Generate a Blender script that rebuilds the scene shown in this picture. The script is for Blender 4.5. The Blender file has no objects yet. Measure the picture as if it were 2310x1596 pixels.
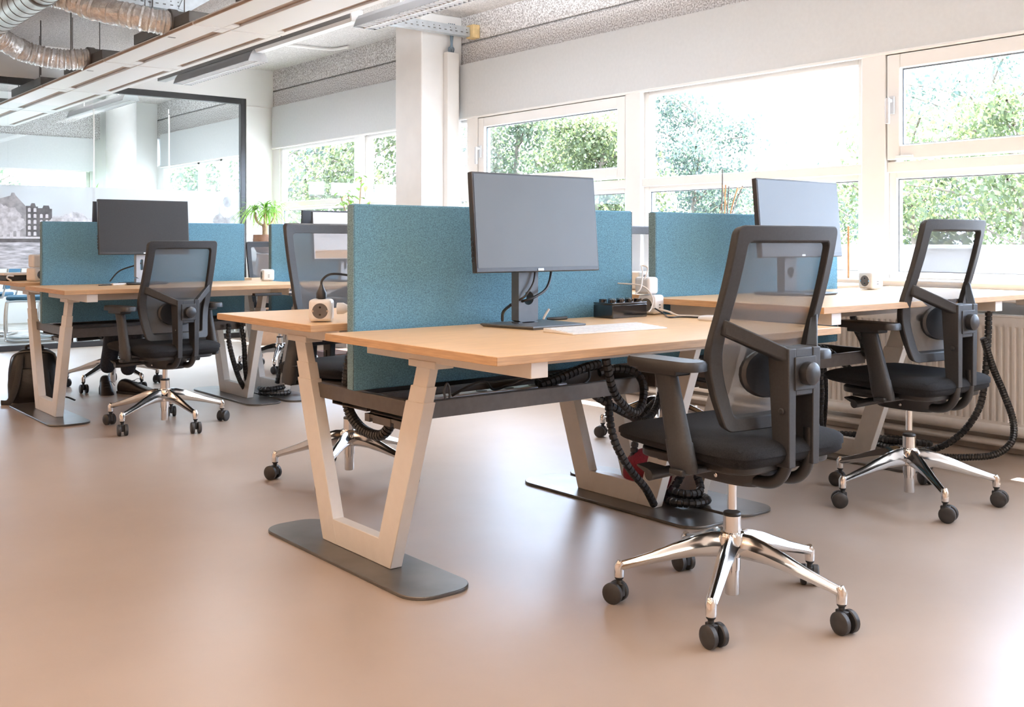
import bpy, bmesh, math, random
from mathutils import Vector, Matrix, noise
C = bpy.context.scene.collection
S = bpy.context.scene
PI = math.pi
R = math.radians
rnd = random.Random(7)

# ---------------------------------------------------------------- camera, world, sun, exposure
cam = bpy.data.cameras.new('camera')
cam.sensor_width = 36.0
cam.lens = 2352.0 / 2310.0 * 36.0
cam.shift_y = -251.0 / 2310.0
cam.clip_end = 300
camo = bpy.data.objects.new('camera', cam)
C.objects.link(camo)
camo.location = (0, 0, 1.05)
camo.rotation_euler = (PI / 2, 0, -(PI / 2 - math.atan2(2913, 2352)))
S.camera = camo

w = bpy.data.worlds.new('sky')
S.world = w
w.use_nodes = True
bg = w.node_tree.nodes['Background']
bg.inputs['Color'].default_value = (0.62, 0.765, 1.0, 1)
bg.inputs['Strength'].default_value = 15.0
sun = bpy.data.lights.new('sun', 'SUN')
sun.energy = 62.0
sun.angle = R(0.6)
sun.color = (1.0, 0.96, 0.91)
suno = bpy.data.objects.new('sun', sun)
C.objects.link(suno)
suno.rotation_euler = (0, R(20), R(-6))      # high sun from the window side
suno.location = (12, 4, 12)
S.view_settings.view_transform = 'Standard'
S.view_settings.look = 'None'
S.view_settings.gamma = 1.0
S.view_settings.use_curve_mapping = False
S.view_settings.exposure = 0.36
S.cycles.max_bounces = 10
S.cycles.transparent_max_bounces = 24
S.cycles.caustics_reflective = False
S.cycles.caustics_refractive = False
S.cycles.sample_clamp_indirect = 6.0


def area_light(name, loc, size, power, col, rot=(0, 0, 0), portal=False):
    l = bpy.data.lights.new(name, 'AREA')
    l.shape = 'RECTANGLE'
    l.size, l.size_y = size
    l.energy = power
    l.color = col
    if portal:
        l.cycles.is_portal = True
    o = bpy.data.objects.new(name, l)
    C.objects.link(o)
    o.location = loc
    o.rotation_euler = rot
    return o


# window portals (guide sky light sampling)
area_light('window_portal', (5.42, 3.9, 1.47), (1.3, 13.4), 1, (1, 1, 1), (0, R(90), 0), True)
area_light('window_portal', (-0.3, 14.62, 1.55), (9.4, 1.0), 1, (1, 1, 1), (R(-90), 0, 0), True)

# ---------------------------------------------------------------- materials
MATS = {}


def mat(name, col, rough=0.5, metal=0.0, noise_scale=None, noise_amt=0.0, bump=0.0, bump_scale=None, spec=0.5,
        emit=None, estr=0.0, trans=0.0, coat=0.0, stretch=None, col2=None):
    if name in MATS:
        return MATS[name]
    m = bpy.data.materials.new(name)
    m.use_nodes = True
    nt = m.node_tree
    b = nt.nodes['Principled BSDF']
    b.inputs['Base Color'].default_value = (*col, 1)
    b.inputs['Roughness'].default_value = rough
    b.inputs['Metallic'].default_value = metal
    b.inputs['Specular IOR Level'].default_value = spec
    b.inputs['Coat Weight'].default_value = coat
    if emit:
        b.inputs['Emission Color'].default_value = (*emit, 1)
        b.inputs['Emission Strength'].default_value = estr
    tc = nt.nodes.new('ShaderNodeTexCoord')
    mp = nt.nodes.new('ShaderNodeMapping')
    nt.links.new(tc.outputs['Object'], mp.inputs['Vector'])
    if stretch:
        mp.inputs['Scale'].default_value = stretch
    if noise_scale:
        n = nt.nodes.new('ShaderNodeTexNoise')
        n.inputs['Scale'].default_value = noise_scale
        n.inputs['Detail'].default_value = 6
        nt.links.new(mp.outputs['Vector'], n.inputs['Vector'])
        r = nt.nodes.new('ShaderNodeValToRGB')
        c1 = tuple(max(0, c * (1 - noise_amt)) for c in col)
        c2 = col2 or tuple(min(1, c * (1 + noise_amt)) for c in col)
        r.color_ramp.elements[0].color = (*c1, 1)
        r.color_ramp.elements[1].color = (*c2, 1)
        r.color_ramp.elements[0].position = 0.3
        r.color_ramp.elements[1].position = 0.7
        nt.links.new(n.outputs['Fac'], r.inputs['Fac'])
        nt.links.new(r.outputs['Color'], b.inputs['Base Color'])
    if bump:
        n2 = nt.nodes.new('ShaderNodeTexNoise')
        n2.inputs['Scale'].default_value = bump_scale or 80
        n2.inputs['Detail'].default_value = 3
        nt.links.new(mp.outputs['Vector'], n2.inputs['Vector'])
        bp = nt.nodes.new('ShaderNodeBump')
        bp.inputs['Strength'].default_value = bump
        bp.inputs['Distance'].default_value = 0.01
        nt.links.new(n2.outputs['Fac'], bp.inputs['Height'])
        nt.links.new(bp.outputs['Normal'], b.inputs['Normal'])
    MATS[name] = m
    return m


def glass_mat(name, tint, refl=0.07, film=0.0, film_col=(1, 1, 1)):
    m = bpy.data.materials.new(name)
    m.use_nodes = True
    nt = m.node_tree
    nt.nodes.clear()
    out = nt.nodes.new('ShaderNodeOutputMaterial')
    tr = nt.nodes.new('ShaderNodeBsdfTransparent')
    tr.inputs['Color'].default_value = (*tint, 1)
    gl = nt.nodes.new('ShaderNodeBsdfGlossy')
    gl.inputs['Roughness'].default_value = 0.0
    mx = nt.nodes.new('ShaderNodeMixShader')
    lw = nt.nodes.new('ShaderNodeLayerWeight')
    lw.inputs['Blend'].default_value = 0.25
    mul = nt.nodes.new('ShaderNodeMath')
    mul.operation = 'MULTIPLY'
    mul.inputs[1].default_value = refl * 4
    nt.links.new(lw.outputs['Fresnel'], mul.inputs[0])
    nt.links.new(mul.outputs[0], mx.inputs['Fac'])
    nt.links.new(tr.outputs[0], mx.inputs[1])
    nt.links.new(gl.outputs[0], mx.inputs[2])
    last = mx
    if film:
        df = nt.nodes.new('ShaderNodeBsdfDiffuse')
        df.inputs['Color'].default_value = (*film_col, 1)
        tl = nt.nodes.new('ShaderNodeBsdfTranslucent')
        tl.inputs['Color'].default_value = (*film_col, 1)
        a = nt.nodes.new('ShaderNodeMixShader')
        a.inputs['Fac'].default_value = 0.5
        nt.links.new(df.outputs[0], a.inputs[1])
        nt.links.new(tl.outputs[0], a.inputs[2])
        b2 = nt.nodes.new('ShaderNodeMixShader')
        b2.inputs['Fac'].default_value = film
        nt.links.new(mx.outputs[0], b2.inputs[1])
        nt.links.new(a.outputs[0], b2.inputs[2])
        last = b2
    nt.links.new(last.outputs[0], out.inputs['Surface'])
    return m


def veil_mat(name, col, opacity, weave=0.0):
    """woven mesh fabric: part of the light passes between the threads"""
    m = bpy.data.materials.new(name)
    m.use_nodes = True
    nt = m.node_tree
    b = nt.nodes['Principled BSDF']
    b.inputs['Base Color'].default_value = (*col, 1)
    b.inputs['Roughness'].default_value = 0.75
    out = nt.nodes['Material Output']
    tr = nt.nodes.new('ShaderNodeBsdfTransparent')
    mx = nt.nodes.new('ShaderNodeMixShader')
    tc = nt.nodes.new('ShaderNodeTexCoord')
    n = nt.nodes.new('ShaderNodeTexNoise')
    n.inputs['Scale'].default_value = 260
    mr = nt.nodes.new('ShaderNodeMapRange')
    mr.inputs['To Min'].default_value = opacity - weave
    mr.inputs['To Max'].default_value = opacity + weave
    nt.links.new(tc.outputs['Object'], n.inputs['Vector'])
    nt.links.new(n.outputs['Fac'], mr.inputs['Value'])
    nt.links.new(mr.outputs[0], mx.inputs['Fac'])
    nt.links.new(tr.outputs[0], mx.inputs[1])
    nt.links.new(b.outputs[0], mx.inputs[2])
    nt.links.new(mx.outputs[0], out.inputs['Surface'])
    return m


def popcorn_mat(name, dark, light, scale):
    m = bpy.data.materials.new(name)
    m.use_nodes = True
    nt = m.node_tree
    b = nt.nodes['Principled BSDF']
    b.inputs['Roughness'].default_value = 0.95
    b.inputs['Specular IOR Level'].default_value = 0.1
    tc = nt.nodes.new('ShaderNodeTexCoord')
    n = nt.nodes.new('ShaderNodeTexNoise')
    n.inputs['Scale'].default_value = scale
    n.inputs['Detail'].default_value = 3
    r = nt.nodes.new('ShaderNodeValToRGB')
    r.color_ramp.elements[0].position = 0.36
    r.color_ramp.elements[1].position = 0.62
    r.color_ramp.elements[0].color = (*dark, 1)
    r.color_ramp.elements[1].color = (*light, 1)
    bp = nt.nodes.new('ShaderNodeBump')
    bp.inputs['Strength'].default_value = 0.7
    bp.inputs['Distance'].default_value = 0.015
    nt.links.new(tc.outputs['Object'], n.inputs['Vector'])
    nt.links.new(n.outputs['Fac'], r.inputs['Fac'])
    nt.links.new(r.outputs['Color'], b.inputs['Base Color'])
    nt.links.new(n.outputs['Fac'], bp.inputs['Height'])
    nt.links.new(bp.outputs['Normal'], b.inputs['Normal'])
    return m


def floor_mat():
    m = bpy.data.materials.new('poured_floor')
    m.use_nodes = True
    nt = m.node_tree
    b = nt.nodes['Principled BSDF']
    b.inputs['Specular IOR Level'].default_value = 0.6
    tc = nt.nodes.new('ShaderNodeTexCoord')
    n = nt.nodes.new('ShaderNodeTexNoise')
    n.inputs['Scale'].default_value = 0.9
    n.inputs['Detail'].default_value = 8
    n.inputs['Roughness'].default_value = 0.6
    r = nt.nodes.new('ShaderNodeValToRGB')
    r.color_ramp.elements[0].position = 0.3
    r.color_ramp.elements[1].position = 0.72
    r.color_ramp.elements[0].color = (0.395, 0.315, 0.255, 1)
    r.color_ramp.elements[1].color = (0.475, 0.385, 0.315, 1)
    # scuffed pale stains
    n2 = nt.nodes.new('ShaderNodeTexNoise')
    n2.inputs['Scale'].default_value = 2.6
    n2.inputs['Detail'].default_value = 12
    n2.inputs['Roughness'].default_value = 0.75
    r2 = nt.nodes.new('ShaderNodeValToRGB')
    r2.color_ramp.elements[0].position = 0.63
    r2.color_ramp.elements[1].position = 0.74
    mx = nt.nodes.new('ShaderNodeMix')
    mx.data_type = 'RGBA'
    mx.inputs[7].default_value = (0.36, 0.27, 0.20, 1)
    ml = nt.nodes.new('ShaderNodeMath')
    ml.operation = 'MULTIPLY'
    ml.inputs[1].default_value = 0.35
    mr = nt.nodes.new('ShaderNodeMapRange')
    mr.inputs['To Min'].default_value = 0.30
    mr.inputs['To Max'].default_value = 0.40
    nt.links.new(tc.outputs['Object'], n.inputs['Vector'])
    nt.links.new(tc.outputs['Object'], n2.inputs['Vector'])
    nt.links.new(n.outputs['Fac'], r.inputs['Fac'])
    nt.links.new(n2.outputs['Fac'], r2.inputs['Fac'])
    nt.links.new(r2.outputs['Color'], ml.inputs[0])
    nt.links.new(ml.outputs[0], mx.inputs[0])
    nt.links.new(r.outputs['Color'], mx.inputs[6])
    nt.links.new(mx.outputs[2], b.inputs['Base Color'])
    nt.links.new(n2.outputs['Fac'], mr.inputs['Value'])
    nt.links.new(mr.outputs[0], b.inputs['Roughness'])
    return m


M_FLOOR = floor_mat()
M_WALL = mat('white_paint', (0.86, 0.86, 0.84), 0.7, spec=0.2, noise_scale=3, noise_amt=0.02)
M_FRAME = mat('white_window_paint', (0.88, 0.87, 0.84), 0.4, noise_scale=2, noise_amt=0.02)
M_BLIND = mat('roller_fabric', (0.67, 0.69, 0.695), 0.9, spec=0.1, noise_scale=40, noise_amt=0.02)
M_CEIL = popcorn_mat('sprayed_ceiling', (0.54, 0.51, 0.49), (0.82, 0.79, 0.77), 95)
M_BEAM = popcorn_mat('sprayed_beam', (0.36, 0.34, 0.33), (0.92, 0.91, 0.91), 88)
M_COLUMN = mat('column_plaster', (0.85, 0.84, 0.82), 0.75, spec=0.2, noise_scale=5, noise_amt=0.03)
M_OAK = mat('light_oak', (0.74, 0.50, 0.28), 0.42, noise_scale=9, noise_amt=0.09, stretch=(1.2, 14, 14))
M_OAKEDGE = mat('oak_edge', (0.50, 0.31, 0.165), 0.5, noise_scale=12, noise_amt=0.15, stretch=(1, 1, 16))
M_FELT = mat('teal_felt', (0.13, 0.28, 0.38), 0.95, spec=0.15, noise_scale=240, noise_amt=0.35, bump=0.15, bump_scale=300)
M_FELTEDGE = mat('teal_felt_edge', (0.16, 0.25, 0.29), 0.95, spec=0.1, noise_scale=260, noise_amt=0.4)
M_LEG = mat('white_powder_coat', (0.80, 0.77, 0.72), 0.38, noise_scale=30, noise_amt=0.02)
M_STEEL = mat('raw_steel_plate', (0.115, 0.108, 0.10), 0.30, 0.55, noise_scale=7, noise_amt=0.25)
M_TRAY = mat('grey_tray_metal', (0.115, 0.10, 0.09), 0.42, 0.55, noise_scale=40, noise_amt=0.1)
M_BLACK = mat('black_plastic', (0.012, 0.012, 0.013), 0.42, noise_scale=200, noise_amt=0.25)
M_BLACKM = mat('matt_black_plastic', (0.018, 0.0185, 0.020), 0.55, noise_scale=150, noise_amt=0.2)
M_SEAT = mat('black_seat_fabric', (0.012, 0.0125, 0.014), 0.9, spec=0.2, noise_scale=320, noise_amt=0.5, bump=0.1, bump_scale=400)
M_MESH = veil_mat('mesh_fabric', (0.12, 0.123, 0.13), 0.75, 0.04)
M_CHROME = mat('polished_aluminium', (0.80, 0.80, 0.80), 0.13, 1.0, noise_scale=6, noise_amt=0.03)
M_RUBBER = mat('caster_rubber', (0.022, 0.022, 0.023), 0.5, noise_scale=80, noise_amt=0.2)
M_SCREEN = mat('dark_screen', (0.04, 0.048, 0.055), 0.5, spec=1.0, noise_scale=3, noise_amt=0.1)
M_BEZEL = mat('black_bezel', (0.02, 0.02, 0.022), 0.35, noise_scale=90, noise_amt=0.1)
M_SILVER = mat('silver_plastic', (0.62, 0.64, 0.66), 0.35, 0.3, noise_scale=50, noise_amt=0.03)
M_GREY = mat('dark_grey_stand', (0.10, 0.11, 0.12), 0.4, 0.4, noise_scale=50, noise_amt=0.05)
M_WPLAST = mat('white_plastic', (0.84, 0.82, 0.80), 0.35, noise_scale=60, noise_amt=0.02)
M_SOCKET = mat('socket_grey', (0.10, 0.09, 0.085), 0.5, noise_scale=60, noise_amt=0.1)
M_CABLE = mat('black_cable', (0.014, 0.014, 0.015), 0.4, noise_scale=90, noise_amt=0.2)
M_WCABLE = mat('white_cable', (0.80, 0.76, 0.72), 0.45, noise_scale=90, noise_amt=0.03)
M_GLOSSBLACK = mat('gloss_black_plastic', (0.008, 0.008, 0.009), 0.12, coat=0.5, noise_scale=20, noise_amt=0.1)
M_RED = mat('red_fabric', (0.24, 0.02, 0.035), 0.9, noise_scale=200, noise_amt=0.35)
M_GALV = mat('galvanised_steel', (0.52, 0.56, 0.59), 0.4, 0.6, noise_scale=18, noise_amt=0.12)
M_SPIRAL = mat('spiral_duct_steel', (0.62, 0.66, 0.65), 0.42, 0.7, noise_scale=10, noise_amt=0.1)
M_FOIL = mat('crinkled_foil', (0.88, 0.87, 0.86), 0.24, 0.6, noise_scale=26, noise_amt=0.22, bump=1.0, bump_scale=48)
M_DGREY = mat('dark_grey_metal', (0.12, 0.115, 0.11), 0.5, 0.3, noise_scale=20, noise_amt=0.1)
M_PANEL = mat('white_panel_enamel', (0.86, 0.855, 0.84), 0.45, noise_scale=3, noise_amt=0.01)
M_SLOT = mat('brown_slot', (0.30, 0.20, 0.14), 0.6, noise_scale=8, noise_amt=0.15)  # brown paints in the reflections inside the slots
M_LAMPSIDE = mat('lamp_grey', (0.20, 0.20, 0.205), 0.45, 0.2, noise_scale=6, noise_amt=0.04)
M_LOUVRE = mat('lamp_louvre', (0.9, 0.9, 0.9), 0.3, noise_scale=20, noise_amt=0.02)
M_FRAMEBLK = mat('black_frame', (0.022, 0.023, 0.026), 0.4, noise_scale=30, noise_amt=0.1)
M_GLASS = glass_mat('window_glass', (0.985, 0.988, 0.988), 0.05)
M_PGLASS = glass_mat('partition_glass', (0.965, 0.985, 0.978), 0.05)
M_FILM = glass_mat('frosted_film', (0.95, 0.97, 0.96), 0.03, 0.90, (0.76, 0.77, 0.77))
M_RAD = mat('radiator_enamel', (0.90, 0.87, 0.83), 0.4, noise_scale=20, noise_amt=0.02)
M_PIPE = mat('pipe_paint', (0.80, 0.77, 0.73), 0.45, noise_scale=20, noise_amt=0.05)
M_SKIRT = mat('skirting_paint', (0.52, 0.48, 0.44), 0.6, noise_scale=10, noise_amt=0.08)
M_CARPET = mat('meeting_carpet', (0.42, 0.39, 0.35), 0.95, noise_scale=5, noise_amt=0.25)
M_WARMWALL = mat('warm_wall_paint', (0.74, 0.62, 0.50), 0.8, noise_scale=2, noise_amt=0.05)
M_BAG = mat('black_leather', (0.006, 0.006, 0.006), 0.42, noise_scale=60, noise_amt=0.3, bump=0.2, bump_scale=90)
M_STRAP = mat('black_webbing', (0.02, 0.019, 0.018), 0.7, noise_scale=160, noise_amt=0.2)
M_JEANS = mat('dark_denim', (0.028, 0.033, 0.045), 0.9, noise_scale=120, noise_amt=0.4)
M_SHOE = mat('dark_shoe_leather', (0.016, 0.012, 0.010), 0.45, noise_scale=40, noise_amt=0.35)
M_SHIRT = mat('dark_shirt', (0.04, 0.05, 0.075), 0.9, noise_scale=120, noise_amt=0.2)
M_SKIN = mat('skin', (0.62, 0.40, 0.29), 0.5, noise_scale=30, noise_amt=0.06)
M_HAIR = mat('hair', (0.04, 0.026, 0.018), 0.6, noise_scale=60, noise_amt=0.4)
M_BLUE = mat('blue_upholstery', (0.045, 0.14, 0.22), 0.85, noise_scale=150, noise_amt=0.2)
M_POT = mat('brown_clay', (0.22, 0.12, 0.075), 0.7, noise_scale=16, noise_amt=0.3, bump=0.3, bump_scale=40)
M_BARK = mat('bark', (0.36, 0.24, 0.15), 0.85, noise_scale=30, noise_amt=0.25)
M_LEAF = mat('plant_leaf', (0.22, 0.42, 0.07), 0.45, noise_scale=12, noise_amt=0.3)
M_WOOD = mat('stick_wood', (0.42, 0.22, 0.10), 0.6, noise_scale=30, noise_amt=0.2)
M_TAN = mat('tan_board', (0.36, 0.25, 0.18), 0.7, noise_scale=12, noise_amt=0.08)
M_BROWN = mat('brown_board', (0.10, 0.04, 0.03), 0.6, noise_scale=12, noise_amt=0.15)
M_YELLOW = mat('yellow_timber', (0.70, 0.52, 0.26), 0.7, noise_scale=20, noise_amt=0.15)
M_CONC = mat('outside_white_render', (0.34, 0.34, 0.34), 0.9, noise_scale=2, noise_amt=0.03)
M_LAWN = mat('outside_paving', (0.10, 0.10, 0.095), 0.95, noise_scale=3, noise_amt=0.3)
M_TRUNK = mat('tree_bark', (0.16, 0.13, 0.10), 0.9, noise_scale=8, noise_amt=0.3)
M_PAGE = mat('lit_white_page', (0.8, 0.8, 0.82), 0.4, emit=(0.85, 0.86, 0.92), estr=0.45, noise_scale=4, noise_amt=0.01)
M_PGREY = mat('lit_grey_line', (0.5, 0.5, 0.52), 0.4, emit=(0.55, 0.56, 0.6), estr=0.35, noise_scale=4, noise_amt=0.01)
M_PORANGE = mat('lit_orange_band', (0.6, 0.4, 0.25), 0.4, emit=(0.75, 0.48, 0.28), estr=0.4, noise_scale=4, noise_amt=0.01)
M_LABEL = mat('metal_badge', (0.75, 0.75, 0.77), 0.3, 0.6, noise_scale=30, noise_amt=0.03)
PRINT = [mat('print_grey_%d' % i, (g, g, g * 1.02), 0.8, spec=0.1, noise_scale=ns, noise_amt=na)
         for i, (g, ns, na) in enumerate([(0.16, 14, 0.3), (0.62, 22, 0.3), (0.40, 18, 0.25), (0.72, 30, 0.1)])]
M_PWATER = mat('print_water', (0.50, 0.52, 0.55), 0.8, spec=0.1, noise_scale=9, noise_amt=0.45, stretch=(1.0, 1, 5),
               col2=(0.80, 0.82, 0.85))


def leaf_mat(name, col):
    m = mat(name, col, 0.6, noise_scale=1.2, noise_amt=0.3)
    nt = m.node_tree
    b = nt.nodes['Principled BSDF']
    tl = nt.nodes.new('ShaderNodeBsdfTranslucent')
    tl.inputs['Color'].default_value = (col[0] * 1.1, min(1, col[1] * 1.25), col[2], 1)
    mx = nt.nodes.new('ShaderNodeMixShader')
    mx.inputs['Fac'].default_value = 0.45
    out = nt.nodes['Material Output']
    nt.links.new(b.outputs[0], mx.inputs[1])
    nt.links.new(tl.outputs[0], mx.inputs[2])
    nt.links.new(mx.outputs[0], out.inputs['Surface'])
    return m


TREELEAF = [leaf_mat('tree_leaf_bright', (0.108, 0.128, 0.062)), leaf_mat('tree_leaf_mid', (0.088, 0.112, 0.070)),
            leaf_mat('tree_leaf_blue', (0.076, 0.100, 0.086))]


# ---------------------------------------------------------------- mesh helpers
class G:
    def __init__(s):
        s.bm = bmesh.new()

    def box(s, x0, x1, y0, y1, z0, z1, mi=0):
        v = [s.bm.verts.new(p) for p in ((x0, y0, z0), (x1, y0, z0), (x1, y1, z0), (x0, y1, z0),
                                         (x0, y0, z1), (x1, y0, z1), (x1, y1, z1), (x0, y1, z1))]
        for q in ((3, 2, 1, 0), (4, 5, 6, 7), (0, 1, 5, 4), (1, 2, 6, 5), (2, 3, 7, 6), (3, 0, 4, 7)):
            f = s.bm.faces.new([v[i] for i in q])
            f.material_index = mi
        return s

    def hexa(s, P):
        """8 corner points, bottom four then top four"""
        v = [s.bm.verts.new(p) for p in P]
        for q in ((3, 2, 1, 0), (4, 5, 6, 7), (0, 1, 5, 4), (1, 2, 6, 5), (2, 3, 7, 6), (3, 0, 4, 7)):
            s.bm.faces.new([v[i] for i in q])
        return s

    def loft(s, rings, closed=False, caps=True):
        V = [[s.bm.verts.new(p) for p in r] for r in rings]
        n = len(rings[0])
        m = len(rings)
        for i in range(m if closed else m - 1):
            a, b = V[i], V[(i + 1) % m]
            for j in range(n):
                k = (j + 1) % n
                s.bm.faces.new((a[j], a[k], b[k], b[j]))
        if caps and not closed:
            s.bm.faces.new(V[0][::-1])
            s.bm.faces.new(V[-1])
        return s

    def tube(s, pts, r, n=10, closed=False, radii=None, flat=None, caps=True):
        pts = [Vector(p) for p in pts]
        rings = []
        m = len(pts)
        up = Vector((0, 0, 1))
        prev = None
        for i, p in enumerate(pts):
            if closed:
                d = pts[(i + 1) % m] - pts[i - 1]
            else:
                d = pts[min(i + 1, m - 1)] - pts[max(i - 1, 0)]
            d.normalize()
            if prev is None:
                a = d.cross(up)
                if a.length < 1e-3:
                    a = d.cross(Vector((0, 1, 0)))
                a.normalize()
            else:
                a = prev - d * prev.dot(d)
                a.normalize()
            prev = a
            b = d.cross(a)
            rr = radii[i] if radii else r
            ra, rb = (rr, rr) if flat is None else (rr * flat[0], rr * flat[1])
            rings.append([p + a * (ra * math.cos(2 * PI * j / n)) + b * (rb * math.sin(2 * PI * j / n)) for j in range(n)])
        s.loft(rings, closed, caps)
        return s

    def lathe(s, prof, n=24, cx=0, cy=0, axis='z'):
        rings = []
        for r, z in prof:
            ring = []
            for j in range(n):
                a = 2 * PI * j / n
                if axis == 'z':
                    ring.append((cx + r * math.cos(a), cy + r * math.sin(a), z))
                elif axis == 'y':
                    ring.append((cx + r * math.cos(a), z, cy - r * math.sin(a)))
                else:
                    ring.append((z, cx + r * math.cos(a), cy + r * math.sin(a)))
            rings.append(ring)
        s.loft(rings)
        return s

    def prism(s, poly, z0, z1, axis='z', off=0):
        """polygon (2D list) extruded; axis z: (x,y); axis y: (x,z) ; axis x: (y,z)"""
        def P(p, t):
            return (p[0], p[1], t) if axis == 'z' else ((p[0], t, p[1]) if axis == 'y' else (t, p[0], p[1]))
        s.loft([[P(p, z0) for p in poly], [P(p, z1) for p in poly]])
        return s

    def ring_plate(s, outer, inner, f0, f1):
        """frame between two outlines; f0,f1 map 2D -> 3D for the two faces"""
        n = len(outer)
        A = [s.bm.verts.new(f0(p)) for p in outer]
        B = [s.bm.verts.new(f0(p)) for p in inner]
        D = [s.bm.verts.new(f1(p)) for p in outer]
        E_ = [s.bm.verts.new(f1(p)) for p in inner]
        for i in range(n):
            k = (i + 1) % n
            s.bm.faces.new((A[i], A[k], B[k], B[i]))
            s.bm.faces.new((D[k], D[i], E_[i], E_[k]))
            s.bm.faces.new((A[k], A[i], D[i], D[k]))
            s.bm.faces.new((B[i], B[k], E_[k], E_[i]))
        return s

    def quad(s, P):
        s.bm.faces.new([s.bm.verts.new(p) for p in P])
        return s

    def move(s, M):
        bmesh.ops.transform(s.bm, matrix=M, verts=s.bm.verts)
        return s


def obj(name, g, m, parent=None, bevel=0.0, seg=2, smooth=True, sub=0, mats=None):
    bm = g.bm
    bmesh.ops.recalc_face_normals(bm, faces=bm.faces)
    me = bpy.data.meshes.new(name)
    bm.to_mesh(me)
    bm.free()
    for mm in ([m] if not isinstance(m, (list, tuple)) else m):
        me.materials.append(mm)
    o = bpy.data.objects.new(name, me)
    C.objects.link(o)
    if parent is not None:
        o.parent = parent
    if smooth:
        for p in me.polygons:
            p.use_smooth = True
        try:
            me.set_sharp_from_angle(angle=R(38))
        except Exception:
            pass
    if bevel:
        b = o.modifiers.new('bevel', 'BEVEL')
        b.width = bevel
        b.segments = seg
        b.limit_method = 'ANGLE'
        b.angle_limit = R(38)
    if sub:
        d = o.modifiers.new('subd', 'SUBSURF')
        d.levels = sub
        d.render_levels = sub
    return o


def tag(o, label, cat, group=None, kind=None):
    o['label'] = label
    o['category'] = cat
    if group:
        o['group'] = group
    if kind:
        o['kind'] = kind
    return o


def thing(name, label, cat, loc=(0, 0, 0), rz=0.0, group=None):
    o = bpy.data.objects.new(name, None)
    o.empty_display_size = 0.1
    C.objects.link(o)
    o.location = loc
    o.rotation_euler = (0, 0, rz)
    return tag(o, label, cat, group)


def struct(name, g, m, parent=None, **k):
    o = obj(name, g, m, parent, **k)
    if parent is None:
        o['kind'] = 'structure'
    return o


def sgroup(name):
    o = bpy.data.objects.new(name, None)
    C.objects.link(o)
    o['kind'] = 'structure'
    return o


def copy_tree(o, parent=None):
    c = o.copy()
    C.objects.link(c)
    c.parent = parent
    for ch in list(o.children):
        copy_tree(ch, c)
    return c


def spline(P, n=10, closed=False):
    P = [Vector(p) for p in P]
    out = []
    m = len(P)
    for i in range(m if closed else m - 1):
        if closed:
            p0, p1, p2, p3 = P[i - 1], P[i], P[(i + 1) % m], P[(i + 2) % m]
        else:
            p0, p1, p2, p3 = P[max(i - 1, 0)], P[i], P[i + 1], P[min(i + 2, m - 1)]
        for k in range(n):
            t = k / n
            out.append(0.5 * ((2 * p1) + (p2 - p0) * t + (2 * p0 - 5 * p1 + 4 * p2 - p3) * t * t + (3 * p1 - p0 - 3 * p2 + p3) * t ** 3))
    if not closed:
        out.append(P[-1])
    return out


def rrect(x0, x1, y0, y1, r, n=5):
    out = []
    for cx, cy, a0 in ((x1 - r, y1 - r, 0), (x0 + r, y1 - r, 90), (x0 + r, y0 + r, 180), (x1 - r, y0 + r, 270)):
        for k in range(n + 1):
            a = R(a0 + 90 * k / n)
            out.append((cx + r * math.cos(a), cy + r * math.sin(a)))
    return out


# ================================================================ ROOM SHELL
XW = 5.28          # inner face of the window wall
YG = 10.86         # glass partition
YF = 14.4          # far wall of the meeting room
ZC = 2.975
struct('floor', G().box(-5.2, 5.6, -3.7, 14.7, -0.12, 0.0), M_FLOOR, smooth=False)
struct('ceiling', G().box(-5.2, 5.6, -3.7, 14.7, ZC, ZC + 0.12), M_CEIL, smooth=False)
struct('wall_left', G().box(-5.2, -5.0, -3.7, 14.7, 0, ZC), M_WARMWALL, smooth=False)
struct('wall_back', G().box(-5.0, 5.6, -3.7, -3.5, 0, ZC), M_WARMWALL, smooth=False)
struct('wall_right', G().box(XW, 5.5, -3.5, 14.7, 0, 0.80), M_WALL, smooth=False)
# lintel behind the blinds, carrying the sprayed beam
struct('wall_upper', G().box(XW + 0.06, 5.38, -3.5, 14.7, 2.11, 2.60), M_WALL, smooth=False)
gb = G()
gb.box(XW, 5.5, -3.5, 14.7, 2.755, ZC)
gb.box(XW + 0.03, 5.5, -3.5, 14.7, 2.738, 2.755)
gb.box(XW + 0.004, 5.5, -3.5, 14.7, 2.50, 2.738)
struct('trim_beam', gb, M_BEAM, smooth=False)
# far wall of the meeting room, with a window band
gf = G()
gf.box(-5.0, XW, YF, YF + 0.2, 0, 1.05)
gf.box(-5.0, XW, YF, YF + 0.2, 2.05, ZC)
gf.box(4.38, XW, YF, YF + 0.2, 1.05, 2.05)
struct('wall_far', gf, M_WALL, smooth=False)
struct('trim_far_beam', G().box(-5.0, 4.45, YF - 0.16, YF, 2.42, 2.76), M_BEAM, smooth=False)
# partition wall: strip beside the window wall, panel above the glass
struct('wall_partition', G().box(4.96, XW, YG - 0.04, YG + 0.08, 0, ZC).box(-5.0, 4.96, YG - 0.04, YG + 0.08, 2.64, ZC).box(-5.0, -1.0, YG - 0.04, YG + 0.08, 0, 2.64), M_WALL, smooth=False)
struct('trim_wall_joint', G().box(4.96, XW, YG - 0.046, YG - 0.04, 2.555, 2.561), M_PIPE, smooth=False)
struct('floor_meeting_room', G().box(-5.0, XW, YG + 0.08, YF, 0, 0.012), M_CARPET, smooth=False)

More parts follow.
